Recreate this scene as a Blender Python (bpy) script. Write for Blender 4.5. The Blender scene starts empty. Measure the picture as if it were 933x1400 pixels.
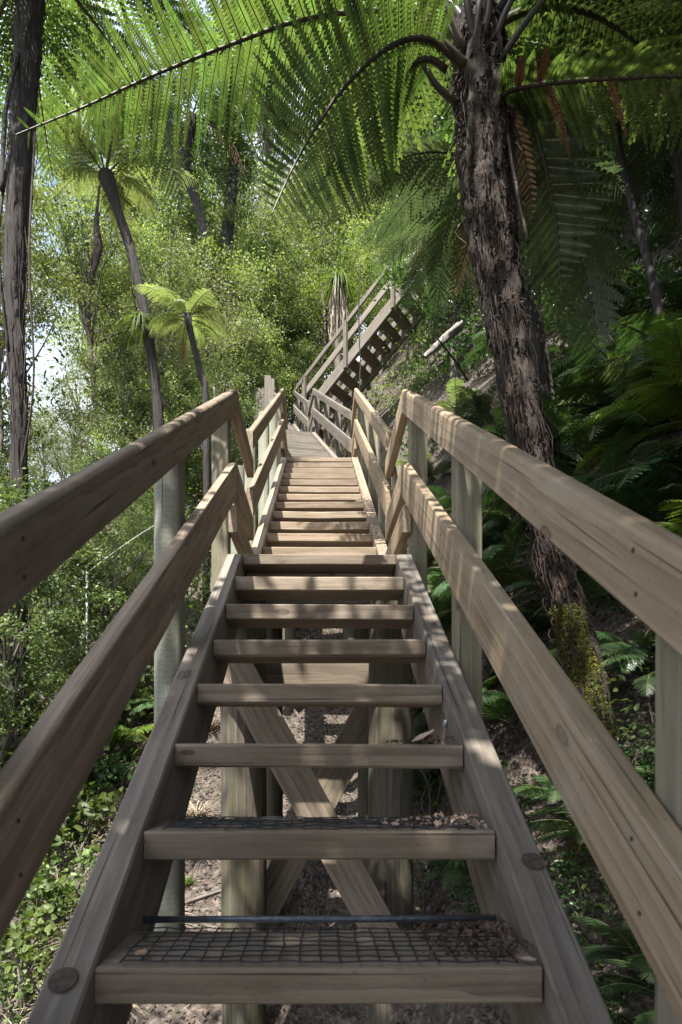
import bpy, bmesh, math, random
import numpy as np
from mathutils import Vector, Matrix, noise as mn

R = math.radians
rng = random.Random(7)
npr = np.random.default_rng(11)
SC = bpy.context.scene
COL = SC.collection

# ------------------------------------------------------------------ camera, sky, sun, exposure
cam_d = bpy.data.cameras.new('camera')
cam = bpy.data.objects.new('camera', cam_d); COL.objects.link(cam); SC.camera = cam
cam.location = (0, 0, 0); cam.rotation_euler = (R(90), 0, 0)
cam_d.sensor_fit = 'HORIZONTAL'; cam_d.sensor_width = 36.0
cam_d.lens = 36.0 * 800 / 933
cam_d.shift_x = 29.5 / 933; cam_d.shift_y = 310 / 933
cam_d.clip_start = 0.03; cam_d.clip_end = 2000
cam_d.dof.use_dof = True; cam_d.dof.focus_distance = 5.0; cam_d.dof.aperture_fstop = 8.0

SUN_AZ = R(200); SUN_EL = R(60)          # azimuth measured clockwise from +Y: behind the viewer, a little to the left
sun_dir = Vector((math.sin(SUN_AZ) * math.cos(SUN_EL), math.cos(SUN_AZ) * math.cos(SUN_EL), math.sin(SUN_EL)))
W = bpy.data.worlds.new('World'); SC.world = W; W.use_nodes = True
wn = W.node_tree.nodes; wl = W.node_tree.links
bg = wn['Background']; bg.inputs['Strength'].default_value = 0.15
sky = wn.new('ShaderNodeTexSky'); sky.sky_type = 'NISHITA'; sky.sun_disc = False
sky.sun_elevation = SUN_EL; sky.sun_rotation = SUN_AZ
sky.air_density = 1.0; sky.dust_density = 2.2; sky.ozone_density = 1.0
tcw = wn.new('ShaderNodeTexCoord'); cn = wn.new('ShaderNodeTexNoise'); cn.inputs['Scale'].default_value = 2.6; cn.inputs['Detail'].default_value = 7
wl.new(tcw.outputs['Generated'], cn.inputs['Vector'])
cr = wn.new('ShaderNodeValToRGB'); cr.color_ramp.elements[0].position = .36; cr.color_ramp.elements[1].position = .60
wl.new(cn.outputs['Fac'], cr.inputs[0])
cm = wn.new('ShaderNodeMix'); cm.data_type = 'RGBA'; cm.inputs[7].default_value = (3.6, 3.75, 4.0, 1)
wl.new(cr.outputs[0], cm.inputs[0]); wl.new(sky.outputs[0], cm.inputs[6]); wl.new(cm.outputs[2], bg.inputs['Color'])
sl = bpy.data.lights.new('sun', 'SUN'); sl.energy = 5.0; sl.angle = R(0.5); sl.color = (1.0, 0.95, 0.86)
so = bpy.data.objects.new('sun', sl); COL.objects.link(so)
so.rotation_euler = sun_dir.to_track_quat('Z', 'Y').to_euler(); so.location = (0, -5, 30)
SC.view_settings.view_transform = 'Standard'; SC.view_settings.look = 'None'
SC.view_settings.exposure = 1.75; SC.view_settings.gamma = 1.0
SC.cycles.max_bounces = 8; SC.cycles.transmission_bounces = 6; SC.cycles.diffuse_bounces = 5

# ------------------------------------------------------------------ helpers
def P(px, py, Y):
    return Vector(((px - 437) / 800 * Y, Y, (1010 - py) / 800 * Y))
def pix(v):
    return (437 + 800 * v[0] / v[1], 1010 - 800 * v[2] / v[1])
WM = {}                                            # world matrices of what is built
def put(o, M, parent=None):
    COL.objects.link(o)
    WM[o.name] = M.copy()
    if parent is not None:
        o.parent = parent
        o.matrix_basis = WM[parent.name].inverted() @ M
    else:
        o.matrix_basis = M
    return o
def tag(o, label=None, cat=None, group=None, kind=None):
    if label: o['label'] = label
    if cat: o['category'] = cat
    if group: o['group'] = group
    if kind: o['kind'] = kind
    return o
def empty(name, loc, label=None, cat=None, group=None, M=None):
    o = bpy.data.objects.new(name, None); o.empty_display_size = 0.2
    put(o, M if M is not None else Matrix.Translation(loc))
    return tag(o, label, cat, group)
def mesh_np(name, V, F, mats, mi=None, smooth=False):
    """F: list of (n,k) int arrays, each with one face size."""
    me = bpy.data.meshes.new(name)
    if isinstance(F, np.ndarray): F = [F]
    V = np.asarray(V, dtype=np.float32)
    loops = np.concatenate([f.ravel() for f in F]).astype(np.int32)
    sizes = np.concatenate([np.full(len(f), f.shape[1], np.int32) for f in F])
    me.vertices.add(len(V)); me.vertices.foreach_set('co', V.ravel())
    me.loops.add(len(loops)); me.loops.foreach_set('vertex_index', loops)
    me.polygons.add(len(sizes))
    starts = np.concatenate([[0], np.cumsum(sizes)[:-1]]).astype(np.int32)
    me.polygons.foreach_set('loop_start', starts)
    me.polygons.foreach_set('loop_total', sizes)
    for m in (mats if isinstance(mats, (list, tuple)) else [mats]): me.materials.append(m)
    if mi is not None: me.polygons.foreach_set('material_index', np.asarray(mi, np.int32))
    if smooth: me.polygons.foreach_set('use_smooth', np.ones(len(sizes), bool))
    me.update(calc_edges=True)
    return me
def mesh_py(name, V, F, mats, smooth=False):
    me = bpy.data.meshes.new(name); me.from_pydata([tuple(v) for v in V], [], F)
    for m in (mats if isinstance(mats, (list, tuple)) else [mats]): me.materials.append(m)
    if smooth:
        for p in me.polygons: p.use_smooth = True
    me.update(); return me
def obj(name, me, M=None, parent=None, **k):
    o = bpy.data.objects.new(name, me)
    put(o, M if M is not None else Matrix.Identity(4), parent)
    return tag(o, **k)
def tube_arr(pts, rad, sides=8, cap=True):
    pts = np.asarray([tuple(p) for p in pts], float); n = len(pts)
    rad = np.broadcast_to(np.asarray(rad, float), (n,))
    T = np.gradient(pts, axis=0); T /= np.linalg.norm(T, axis=1)[:, None] + 1e-9
    ref = np.array([0, 0, 1.0]) if abs(T[0][2]) < .8 else np.array([1.0, 0, 0])
    A = np.cross(T, ref); A /= np.linalg.norm(A, axis=1)[:, None] + 1e-9
    B = np.cross(T, A)
    a = np.linspace(0, 2 * np.pi, sides, endpoint=False)
    V = pts[:, None] + rad[:, None, None] * (np.cos(a)[None, :, None] * A[:, None] + np.sin(a)[None, :, None] * B[:, None])
    V = V.reshape(-1, 3)
    i = np.arange(n - 1)[:, None] * sides; j = np.arange(sides)[None]; j2 = (j + 1) % sides
    F = np.stack([i + j, i + j2, i + sides + j2, i + sides + j], -1).reshape(-1, 4)
    if cap:
        V = np.vstack([V, pts[:1], pts[-1:]]); c0 = len(V) - 2; c1 = len(V) - 1
        jj = np.arange(sides); q = (jj + 1) % sides
        F0 = np.stack([np.full(sides, c0), q, jj, jj], -1)[:, :3]
        F1 = np.stack([np.full(sides, c1), (n - 1) * sides + jj, (n - 1) * sides + q], -1)
        return V, [F, np.vstack([F0, F1])]
    return V, [F]
def merge(parts):
    """parts: list of (V, [F...], mat_index) -> V, F list by size, mi"""
    VV, by = [], {}
    off = 0
    for V, Fs, m in parts:
        VV.append(V)
        for f in Fs:
            by.setdefault(f.shape[1], []).append((f + off, m))
        off += len(V)
    F, mi = [], []
    for k, l in by.items():
        F.append(np.vstack([a for a, _ in l])); mi += [np.full(len(a), m) for a, m in l]
    return np.vstack(VV), F, np.concatenate(mi)
def smooth_path(ctrl, n):
    """Catmull-Rom through control points"""
    c = [Vector(p) for p in ctrl]; c = [2 * c[0] - c[1]] + c + [2 * c[-1] - c[-2]]
    out = []; m = len(c) - 3
    for k in range(n):
        t = k / (n - 1) * m; i = min(int(t), m - 1); u = t - i
        p0, p1, p2, p3 = c[i:i + 4]
        out.append(.5 * ((2 * p1) + (p2 - p0) * u + (2 * p0 - 5 * p1 + 4 * p2 - p3) * u * u + (3 * p1 - p0 - 3 * p2 + p3) * u ** 3))
    return out

# ------------------------------------------------------------------ materials
def newmat(name):
    m = bpy.data.materials.new(name); m.use_nodes = True
    nt = m.node_tree
    return m, nt, nt.nodes, nt.links, nt.nodes['Principled BSDF']
def ramp(nd, stops):
    r = nd.new('ShaderNodeValToRGB'); e = r.color_ramp.elements
    while len(e) < len(stops): e.new(0.5)
    for k, (p, c) in enumerate(stops):
        e[k].position = p; e[k].color = (c[0], c[1], c[2], 1)
    return r
def mixc(nd, lk, a, b, fac, mode='MIX'):
    m = nd.new('ShaderNodeMix'); m.data_type = 'RGBA'; m.blend_type = mode
    for s, v in ((m.inputs[6], a), (m.inputs[7], b), (m.inputs[0], fac)):
        if hasattr(v, 'links'): lk.new(v, s)
        elif isinstance(v, (int, float)): s.default_value = v
        else: s.default_value = (v[0], v[1], v[2], 1)
    return m.outputs[2]
def wood(name, dark, light, stain, stain_amt=0.5, rough=0.78, knots=True, gscale=1.0, ripple=0.0):
    m, nt, nd, lk, b = newmat(name)
    tc = nd.new('ShaderNodeTexCoord'); oi = nd.new('ShaderNodeObjectInfo')
    off = nd.new('ShaderNodeVectorMath'); off.operation = 'MULTIPLY'
    cmb = nd.new('ShaderNodeCombineXYZ')
    for k in range(3): lk.new(oi.outputs['Random'], cmb.inputs[k])
    off.inputs[1].default_value = (0.9, 37, 0.6); lk.new(cmb.outputs[0], off.inputs[0])
    add = nd.new('ShaderNodeVectorMath'); add.operation = 'ADD'
    lk.new(tc.outputs['Object'], add.inputs[0]); lk.new(off.outputs[0], add.inputs[1])
    def mp(s):
        q = nd.new('ShaderNodeMapping'); q.inputs['Scale'].default_value = s; lk.new(add.outputs[0], q.inputs[0]); return q.outputs[0]
    fine = nd.new('ShaderNodeTexNoise'); fine.inputs['Scale'].default_value = 1; fine.inputs['Detail'].default_value = 8
    fine.inputs['Roughness'].default_value = .65
    lk.new(mp((75 * gscale, 2.2, 75 * gscale)), fine.inputs['Vector'])
    rings = nd.new('ShaderNodeTexWave'); rings.wave_type = 'RINGS'; rings.rings_direction = 'Y'; rings.wave_profile = 'SAW'
    rings.inputs['Scale'].default_value = 8 * gscale; rings.inputs['Distortion'].default_value = 4.0
    rings.inputs['Detail'].default_value = 2; rings.inputs['Detail Scale'].default_value = 1.4
    lk.new(mp((1, .16, 1)), rings.inputs['Vector'])
    g = nd.new('ShaderNodeMath'); g.operation = 'MULTIPLY_ADD'; g.inputs[1].default_value = .24; 
    fm = nd.new('ShaderNodeMath'); fm.operation = 'MULTIPLY'; fm.inputs[1].default_value = .80
    lk.new(fine.outputs['Fac'], fm.inputs[0]); lk.new(rings.outputs['Fac'], g.inputs[0]); lk.new(fm.outputs[0], g.inputs[2])
    rp = ramp(nd, [(.22, dark), (.52, tuple((a + c) / 2 for a, c in zip(dark, light))), (.8, light)])
    lk.new(g.outputs[0], rp.inputs[0])
    col = rp.outputs[0]
    st = nd.new('ShaderNodeTexNoise'); st.inputs['Scale'].default_value = 1; st.inputs['Detail'].default_value = 4
    st.inputs['Roughness'].default_value = .6
    lk.new(mp((9, 1.6, 9)), st.inputs['Vector'])
    sr = ramp(nd, [(.42, (0, 0, 0)), (.72, (stain_amt,) * 3)]); lk.new(st.outputs['Fac'], sr.inputs[0])
    col = mixc(nd, lk, col, stain, sr.outputs[0])
    if knots:
        vo = nd.new('ShaderNodeTexVoronoi'); vo.inputs['Scale'].default_value = 1
        lk.new(mp((6.5, 2.6, 6.5)), vo.inputs['Vector'])
        kr = ramp(nd, [(.0, (.8, .8, .8)), (.035, (.45, .45, .45)), (.06, (.55, .55, .55)), (.078, (.85, .85, .85)), (.105, (.12, .12, .12)), (.15, (0, 0, 0))]); lk.new(vo.outputs['Distance'], kr.inputs[0])
        col = mixc(nd, lk, col, tuple(c * .32 for c in dark), kr.outputs[0])
    if ripple:
        wv = nd.new('ShaderNodeTexWave'); wv.wave_type = 'BANDS'; wv.bands_direction = 'Y'; wv.inputs['Scale'].default_value = 15
        wv.inputs['Distortion'].default_value = 7; wv.inputs['Detail'].default_value = 3; wv.inputs['Detail Scale'].default_value = 2.5
        lk.new(add.outputs[0], wv.inputs['Vector'])
        wr = ramp(nd, [(.2, (0, 0, 0)), (.8, (ripple,) * 3)]); lk.new(wv.outputs['Fac'], wr.inputs[0])
        col = mixc(nd, lk, col, tuple(c * 1.25 + .03 for c in light), wr.outputs[0])
    # weathering: silver bloom, dark drip streaks, cracks along the grain
    gn = nd.new('ShaderNodeTexNoise'); gn.inputs['Scale'].default_value = 1; gn.inputs['Detail'].default_value = 6; gn.inputs['Roughness'].default_value = .7
    lk.new(mp((14, 4, 14)), gn.inputs['Vector'])
    gr = ramp(nd, [(.45, (0, 0, 0)), (.7, (.5, .5, .5))]); lk.new(gn.outputs['Fac'], gr.inputs[0])
    gl_ = sum(light) / 3
    col = mixc(nd, lk, col, (gl_ * 1.14, gl_, gl_ * .79), gr.outputs[0])
    ck = nd.new('ShaderNodeTexNoise'); ck.inputs['Scale'].default_value = 1; ck.inputs['Detail'].default_value = 3
    lk.new(mp((120, 1.1, 120)), ck.inputs['Vector'])
    ckr = ramp(nd, [(.30, (.85, .85, .85)), (.365, (0, 0, 0))]); lk.new(ck.outputs['Fac'], ckr.inputs[0])
    col = mixc(nd, lk, col, tuple(c * .3 for c in dark), ckr.outputs[0])
    # greys and small specks
    sp = nd.new('ShaderNodeTexNoise'); sp.inputs['Scale'].default_value = 70; sp.inputs['Detail'].default_value = 3
    lk.new(add.outputs[0], sp.inputs['Vector'])
    spr = ramp(nd, [(.66, (0, 0, 0)), (.74, (.5, .5, .5))]); lk.new(sp.outputs['Fac'], spr.inputs[0])
    col = mixc(nd, lk, col, (.06, .05, .04), spr.outputs[0])
    hv = nd.new('ShaderNodeHueSaturation')
    vr = nd.new('ShaderNodeMapRange'); vr.inputs[3].default_value = .82; vr.inputs[4].default_value = 1.16
    lk.new(oi.outputs['Random'], vr.inputs[0]); lk.new(vr.outputs[0], hv.inputs['Value']); lk.new(col, hv.inputs['Color'])
    lk.new(hv.outputs[0], b.inputs['Base Color'])
    b.inputs['Roughness'].default_value = rough; b.inputs['Specular IOR Level'].default_value = .3
    bp = nd.new('ShaderNodeBump'); bp.inputs['Strength'].default_value = .5; bp.inputs['Distance'].default_value = .004
    lk.new(g.outputs[0], bp.inputs['Height']); lk.new(bp.outputs[0], b.inputs['Normal'])
    return m
def leafmat(name, dark, mid, light, trans=0.45, rough=.4, nscale=.7, tint=None):
    m, nt, nd, lk, b = newmat(name)
    ge = nd.new('ShaderNodeNewGeometry'); oi = nd.new('ShaderNodeObjectInfo')
    rp = ramp(nd, [(0, dark), (.5, mid), (1, light)])
    nz = nd.new('ShaderNodeTexNoise'); nz.inputs['Scale'].default_value = nscale; nz.inputs['Detail'].default_value = 2
    lk.new(ge.outputs['Position'], nz.inputs['Vector'])
    a = nd.new('ShaderNodeMath'); a.operation = 'MULTIPLY_ADD'; a.inputs[1].default_value = .55
    c = nd.new('ShaderNodeMath'); c.operation = 'MULTIPLY_ADD'; c.inputs[1].default_value = 1.6; c.inputs[2].default_value = -.6
    lk.new(nz.outputs['Fac'], c.inputs[0]); lk.new(ge.outputs['Random Per Island'], a.inputs[0]); lk.new(c.outputs[0], a.inputs[2])
    lk.new(a.outputs[0], rp.inputs[0])
    hv = nd.new('ShaderNodeHueSaturation')
    vr = nd.new('ShaderNodeMapRange'); vr.inputs[3].default_value = .66; vr.inputs[4].default_value = 1.3
    hr = nd.new('ShaderNodeMapRange'); hr.inputs[3].default_value = .485; hr.inputs[4].default_value = .515
    lk.new(oi.outputs['Random'], vr.inputs[0]); lk.new(oi.outputs['Random'], hr.inputs[0])
    lk.new(vr.outputs[0], hv.inputs['Value']); lk.new(hr.outputs[0], hv.inputs['Hue']); lk.new(rp.outputs[0], hv.inputs['Color'])
    lk.new(hv.outputs[0], b.inputs['Base Color']); b.inputs['Roughness'].default_value = rough
    b.inputs['Specular IOR Level'].default_value = .45
    tr = nd.new('ShaderNodeBsdfTranslucent')
    tcol = mixc(nd, lk, hv.outputs[0], (1.35, 1.43, .72), 1.0, 'MULTIPLY')
    lk.new(tcol, tr.inputs['Color'])
    mx = nd.new('ShaderNodeMixShader'); mx.inputs[0].default_value = trans
    lk.new(b.outputs[0], mx.inputs[1]); lk.new(tr.outputs[0], mx.inputs[2])
    lk.new(mx.outputs[0], nd['Material Output'].inputs['Surface'])
    return m
def plain(name, c1, c2, scale=20, rough=.7, bump=.3, metallic=0, detail=5, dist=.01, stretch=(1, 1, 1), third=None):
    m, nt, nd, lk, b = newmat(name)
    tc = nd.new('ShaderNodeTexCoord'); mp = nd.new('ShaderNodeMapping'); mp.inputs['Scale'].default_value = stretch
    lk.new(tc.outputs['Object'], mp.inputs[0])
    n = nd.new('ShaderNodeTexNoise'); n.inputs['Scale'].default_value = scale; n.inputs['Detail'].default_value = detail
    lk.new(mp.outputs[0], n.inputs['Vector'])
    rp = ramp(nd, [(.3, c1), (.7, c2)] if third is None else [(.3, c1), (.55, c2), (.72, third)]); lk.new(n.outputs['Fac'], rp.inputs[0])
    lk.new(rp.outputs[0], b.inputs['Base Color']); b.inputs['Roughness'].default_value = rough; b.inputs['Metallic'].default_value = metallic
    bp = nd.new('ShaderNodeBump'); bp.inputs['Strength'].default_value = bump; bp.inputs['Distance'].default_value = dist
    lk.new(n.outputs['Fac'], bp.inputs['Height']); lk.new(bp.outputs[0], b.inputs['Normal'])
    return m

M = {}
M['tread'] = wood('tread_timber', (.085, .064, .048), (.275, .225, .175), (.13, .098, .07), .6)
M['stringer'] = wood('stringer_timber', (.068, .058, .051), (.215, .19, .168), (.09, .066, .045), .7)
M['rail'] = wood('rail_timber', (.14, .10, .062), (.385, .295, .195), (.19, .14, .08), .6)
M['rail_shaded'] = wood('shaded_rail_timber', (.095, .07, .052), (.29, .228, .172), (.10, .066, .042), .65)  # darker copy of the rail timber, left-hand shade put into its colour
M['grey'] = wood('grey_timber', (.07, .061, .053), (.20, .178, .152), (.085, .07, .055), .6)
M['post'] = wood('post_timber', (.10, .09, .062), (.235, .212, .15), (.09, .10, .05), .6)
M['pole'] = wood('treated_pole', (.11, .122, .098), (.24, .255, .205), (.14, .12, .075), .5, knots=False, ripple=.2)
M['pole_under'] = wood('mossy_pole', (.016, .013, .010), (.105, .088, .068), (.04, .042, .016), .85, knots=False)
M['brace'] = wood('brace_timber', (.065, .05, .038), (.20, .16, .12), (.09, .068, .045), .6)
M['steel'] = plain('galvanised_rod', (.10, .125, .17), (.2, .235, .29), 60, .45, .2, .6)
M['net'] = plain('black_net', (.008, .009, .012), (.025, .027, .034), 80, .55, .2)
M['bolt'] = plain('galvanised_bolt', (.3, .33, .36), (.5, .53, .56), 90, .4, .1, .7)
M['hole'] = plain('bolt_hole', (.02, .016, .012), (.07, .055, .04), 60, .9, .3)
M['bark_fern'] = plain('fern_trunk_bark', (.006, .0045, .0035), (.026, .017, .012), 34, .92, 1.0, dist=.03, stretch=(1, 1, .35), third=(.05, .031, .024))
M['bark_dark'] = plain('dark_fibrous_bark', (.005, .0045, .004), (.018, .015, .014), 26, .9, .9, dist=.03, stretch=(1, 1, .15), third=(.036, .032, .03))
M['bark'] = plain('tree_bark', (.04, .034, .029), (.16, .14, .12), 9, .9, .6, dist=.02, stretch=(1, 1, .3))
M['fibre'] = plain('fern_fibre', (.010, .007, .005), (.06, .038, .027), 9, .9, .3)
M['fibre_pale'] = plain('pale_dead_frond', (.2, .16, .12), (.42, .36, .29), 9, .8, .3)
M['stalk'] = plain('frond_stalk', (.012, .010, .007), (.045, .034, .02), 14, .5, .3)
M['stalk_g'] = plain('green_frond_stalk', (.05, .055, .02), (.12, .13, .045), 14, .55, .3)
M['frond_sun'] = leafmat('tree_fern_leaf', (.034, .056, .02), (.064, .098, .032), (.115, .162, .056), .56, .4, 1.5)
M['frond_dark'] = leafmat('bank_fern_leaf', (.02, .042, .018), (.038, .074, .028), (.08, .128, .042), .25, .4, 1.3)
M['frond_blue'] = leafmat('silver_fern_leaf', (.08, .11, .055), (.14, .18, .085), (.23, .28, .13), .35, .4, 1.5)
M['frond_lime'] = leafmat('lime_fern_leaf', (.07, .12, .02), (.12, .19, .03), (.19, .27, .05), .45, .42, 1.5)
M['frond_dead'] = plain('dead_frond', (.10, .045, .02), (.30, .16, .08), 22, .85, .3)
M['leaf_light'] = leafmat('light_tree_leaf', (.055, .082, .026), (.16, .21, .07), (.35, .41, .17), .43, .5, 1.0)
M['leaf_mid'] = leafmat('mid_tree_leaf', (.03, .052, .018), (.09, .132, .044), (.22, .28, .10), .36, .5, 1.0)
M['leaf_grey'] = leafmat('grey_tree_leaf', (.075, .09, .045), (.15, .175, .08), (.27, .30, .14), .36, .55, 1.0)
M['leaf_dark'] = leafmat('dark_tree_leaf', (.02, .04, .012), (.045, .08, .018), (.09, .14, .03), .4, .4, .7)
M['leaf_shrub'] = leafmat('shrub_leaf', (.04, .07, .02), (.085, .13, .035), (.16, .215, .065), .4, .5, 2.0)
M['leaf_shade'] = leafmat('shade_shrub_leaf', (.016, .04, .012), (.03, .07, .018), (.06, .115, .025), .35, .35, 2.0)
M['grass'] = leafmat('grass_blade', (.05, .085, .02), (.10, .15, .03), (.2, .25, .06), .4, .5, 2)
M['straw'] = plain('dry_straw', (.19, .15, .10), (.42, .36, .27), 8, .85, .2)
M['litter'] = leafmat('dead_leaf', (.04, .028, .02), (.11, .072, .048), (.27, .19, .135), .12, .7, 6)
M['bank_litter'] = leafmat('dark_dead_leaf', (.02, .015, .012), (.05, .037, .029), (.15, .115, .09), .08, .75, 3)  # darker, less brown version of the dead leaf, for the ground litter
M['flake'] = leafmat('bark_flake', (.008, .0055, .004), (.018, .012, .009), (.08, .048, .033), .05, .8, 5)
M['tan_leaf'] = plain('tan_leaf', (.26, .15, .075), (.45, .30, .18), 30, .7, .2)
M['pink_leaf'] = plain('pale_dead_leaf', (.25, .17, .13), (.45, .34, .27), 30, .7, .2)
M['moss'] = leafmat('moss_blade', (.07, .08, .012), (.13, .14, .02), (.22, .22, .035), .3, .7, 9)
M['log'] = plain('pale_log', (.05, .045, .04), (.30, .28, .26), 16, .85, .5, stretch=(1, 1, .3))
M['white'] = plain('white_pipe', (.36, .38, .39), (.5, .52, .52), 30, .5, .1)
M['wire'] = plain('wire', (.35, .36, .37), (.5, .5, .5), 30, .5, .1, .3)

# ground
def ground_mat():
    m, nt, nd, lk, b = newmat('leaf_litter_ground')
    ge = nd.new('ShaderNodeNewGeometry')
    vo = nd.new('ShaderNodeTexVoronoi'); vo.inputs['Scale'].default_value = 34; vo.inputs['Randomness'].default_value = 1
    n = nd.new('ShaderNodeTexNoise'); n.inputs['Scale'].default_value = 3; n.inputs['Detail'].default_value = 7; n.inputs['Roughness'].default_value = .7
    n2 = nd.new('ShaderNodeTexNoise'); n2.inputs['Scale'].default_value = 45; n2.inputs['Detail'].default_value = 5
    for q in (vo, n, n2): lk.new(ge.outputs['Position'], q.inputs['Vector'])
    r1 = ramp(nd, [(.3, (.022, .017, .014)), (.5, (.06, .046, .038)), (.75, (.15, .12, .10))]); lk.new(n2.outputs['Fac'], r1.inputs[0])
    r2 = ramp(nd, [(0, (.03, .022, .018)), (.6, (.085, .064, .052)), (1, (.20, .165, .14))])
    sx = nd.new('ShaderNodeSeparateColor'); lk.new(vo.outputs['Color'], sx.inputs[0]); lk.new(sx.outputs[0], r2.inputs[0])
    col = mixc(nd, lk, r1.outputs[0], r2.outputs[0], .55)
    r3 = ramp(nd, [(.52, (0, 0, 0)), (.68, (.6, .6, .6))]); lk.new(n.outputs['Fac'], r3.inputs[0])
    col = mixc(nd, lk, col, (.032, .042, .014), r3.outputs[0])
    lk.new(col, b.inputs['Base Color']); b.inputs['Roughness'].default_value = .95
    bp = nd.new('ShaderNodeBump'); bp.inputs['Strength'].default_value = .9; bp.inputs['Distance'].default_value = .03
    ad = nd.new('ShaderNodeMath'); ad.operation = 'ADD'; lk.new(vo.outputs['Distance'], ad.inputs[0]); lk.new(n2.outputs['Fac'], ad.inputs[1])
    lk.new(ad.outputs[0], bp.inputs['Height']); lk.new(bp.outputs[0], b.inputs['Normal'])
    return m
M['ground'] = ground_mat()

# ------------------------------------------------------------------ terrain
def xc(Y): return -0.158 * max(0.0, min(Y, 40) - 8.6)
def gz(X, Y):
    c = (-3.9 + .6 * Y) if Y < 6.5 else (.70 * (Y - 6.5) if Y < 24 else 12.25 + .42 * (Y - 24))
    if Y < 0: c = -3.9 + .35 * Y
    d = X - xc(Y)
    k = min(1, max(0, (Y - 5.5) / 4.0)); s0 = .3 + 1.5 * k * k * (3 - 2 * k)
    if d > s0: c += 1.5 * min(d - s0, 2.0) + .95 * max(0, min(d - s0 - 2, 9)) + .35 * max(0, d - s0 - 11)
    if d < -.7: c -= .42 * min(-.7 - d, 16) + .1 * max(0, -16.7 - d)
    c += .22 * mn.noise(Vector((X * .55, Y * .55, 3.1))) + .07 * mn.noise(Vector((X * 2.1, Y * 2.1, 7)))
    if abs(d) > 3: c += .5 * mn.noise(Vector((X * .2, Y * .2, 1.7)))
    return c
def build_ground():
    xs = np.concatenate([np.linspace(-300, -22, 16), np.linspace(-20, -5, 40), np.linspace(-4.8, 5, 110), np.linspace(5.2, 20, 40), np.linspace(24, 300, 16)])
    ys = np.concatenate([np.linspace(-120, -8, 10), np.linspace(-7, 0, 24), np.linspace(.15, 12, 130), np.linspace(12.3, 36, 70), np.linspace(40, 420, 20)])
    V = np.array([(x, y, gz(x, y)) for y in ys for x in xs]); nx, ny = len(xs), len(ys)
    i = np.arange(ny - 1)[:, None] * nx; j = np.arange(nx - 1)[None]
    F = np.stack([i + j, i + j + 1, i + nx + j + 1, i + nx + j], -1).reshape(-1, 4)
    obj('ground', mesh_np('ground', V, F, M['ground'], smooth=True), kind='structure')
build_ground()

# ------------------------------------------------------------------ timber
def section(w, h, r=.004, rt=None, seg=1):
    """closed outline in (x, z), z from 0 (top) down to -h, centred in x; r lower corner chamfer, rt upper corner radius"""
    rt = r if rt is None else rt; pts = []
    def corner(cx, cz, rad, a0, n):
        for k in range(n + 1):
            a = a0 + (math.pi / 2) * k / n
            pts.append((cx + rad * math.cos(a), cz + rad * math.sin(a)))
    corner(w / 2 - rt, -rt, rt, 0, seg if rt > .006 else 1)
    corner(-w / 2 + rt, -rt, rt, math.pi / 2, seg if rt > .006 else 1)
    corner(-w / 2 + r, -h + r, r, math.pi, 1)
    corner(w / 2 - r, -h + r, r, 1.5 * math.pi, 1)
    return pts
MESHES = {}
def beam_mesh(key, L, sec, shear, mat, wob=0.0, seg=1, seed=0):
    """beam along local +Y of length L; each cut is vertical in the world when shear = tan(slope)"""
    k = (key, round(L, 3), tuple(sec), round(shear, 4), mat.name, wob, seg, seed)
    if k in MESHES: return MESHES[k]
    V, F = [], []; n = len(sec)
    rr = random.Random(seed)
    for s in range(seg + 1):
        y = L * s / seg
        ox, oz = (rr.uniform(-wob, wob), rr.uniform(-wob, wob)) if wob else (0, 0)
        for (x, z) in sec:
            V.append((x + ox, y + z * shear, z + oz))
    for s in range(seg):
        for i in range(n):
            j = (i + 1) % n
            F.append((s * n + i, s * n + n + i, s * n + n + j, s * n + j))
    F.append(tuple(range(n))); F.append(tuple(range((seg + 1) * n - 1, seg * n - 1, -1)))
    me = mesh_py(key, V, F, mat)
    if len(sec) > 8:
        for p in me.polygons:
            p.use_smooth = len(p.vertices) == 4
        try: me.set_sharp_from_angle(angle=R(38))
        except Exception: pass
    MESHES[k] = me
    return me
def sloped(name, parent, FM, x, y0, z0, y1, z1, w, vdepth, mat, rt=None, seg=4, wob=.0015, cuts=3, seed=0, **k):
    """plank whose top runs from (y0,z0) to (y1,z1) in the frame FM, plumb cut at both ends; vdepth is its vertical depth"""
    a = math.atan2(z1 - z0, y1 - y0); L = math.hypot(y1 - y0, z1 - z0)
    h = vdepth * math.cos(a)
    sec = section(w, h, .004, rt, seg)
    me = beam_mesh(name, L, sec, math.tan(a), mat, wob, cuts, seed)
    Mx = FM @ Matrix.Translation((x, y0, z0)) @ Matrix.Rotation(a, 4, 'X')
    return obj(name, me, Mx, parent, **k)
def level_x(name, parent, FM, x0, x1, y, ztop, depth_y, h, mat, r=.005, wob=.002, seed=0, **k):
    """board across the frame: from x0 to x1, its front face at y"""
    sec = section(depth_y, h, r)
    me = beam_mesh(name, x1 - x0, sec, 0, mat, wob, 2, seed)
    Mx = FM @ Matrix.Translation((x0, y + depth_y / 2, ztop)) @ Matrix.Rotation(-math.pi / 2, 4, 'Z')
    return obj(name, me, Mx, parent, **k)
def post_square(name, parent, FM, x, y, z0, z1, w, mat, seed=0, d=None):
    sec = section(w, d or w, .005)
    me = beam_mesh(name, z1 - z0, sec, 0, mat, .001, 2, seed)
    Mx = FM @ Matrix.Translation((x, y, z0)) @ Matrix.Rotation(math.pi / 2, 4, 'X')
    return obj(name, me, Mx @ Matrix.Translation((0, 0, (d or w) / 2)), parent)
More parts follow.
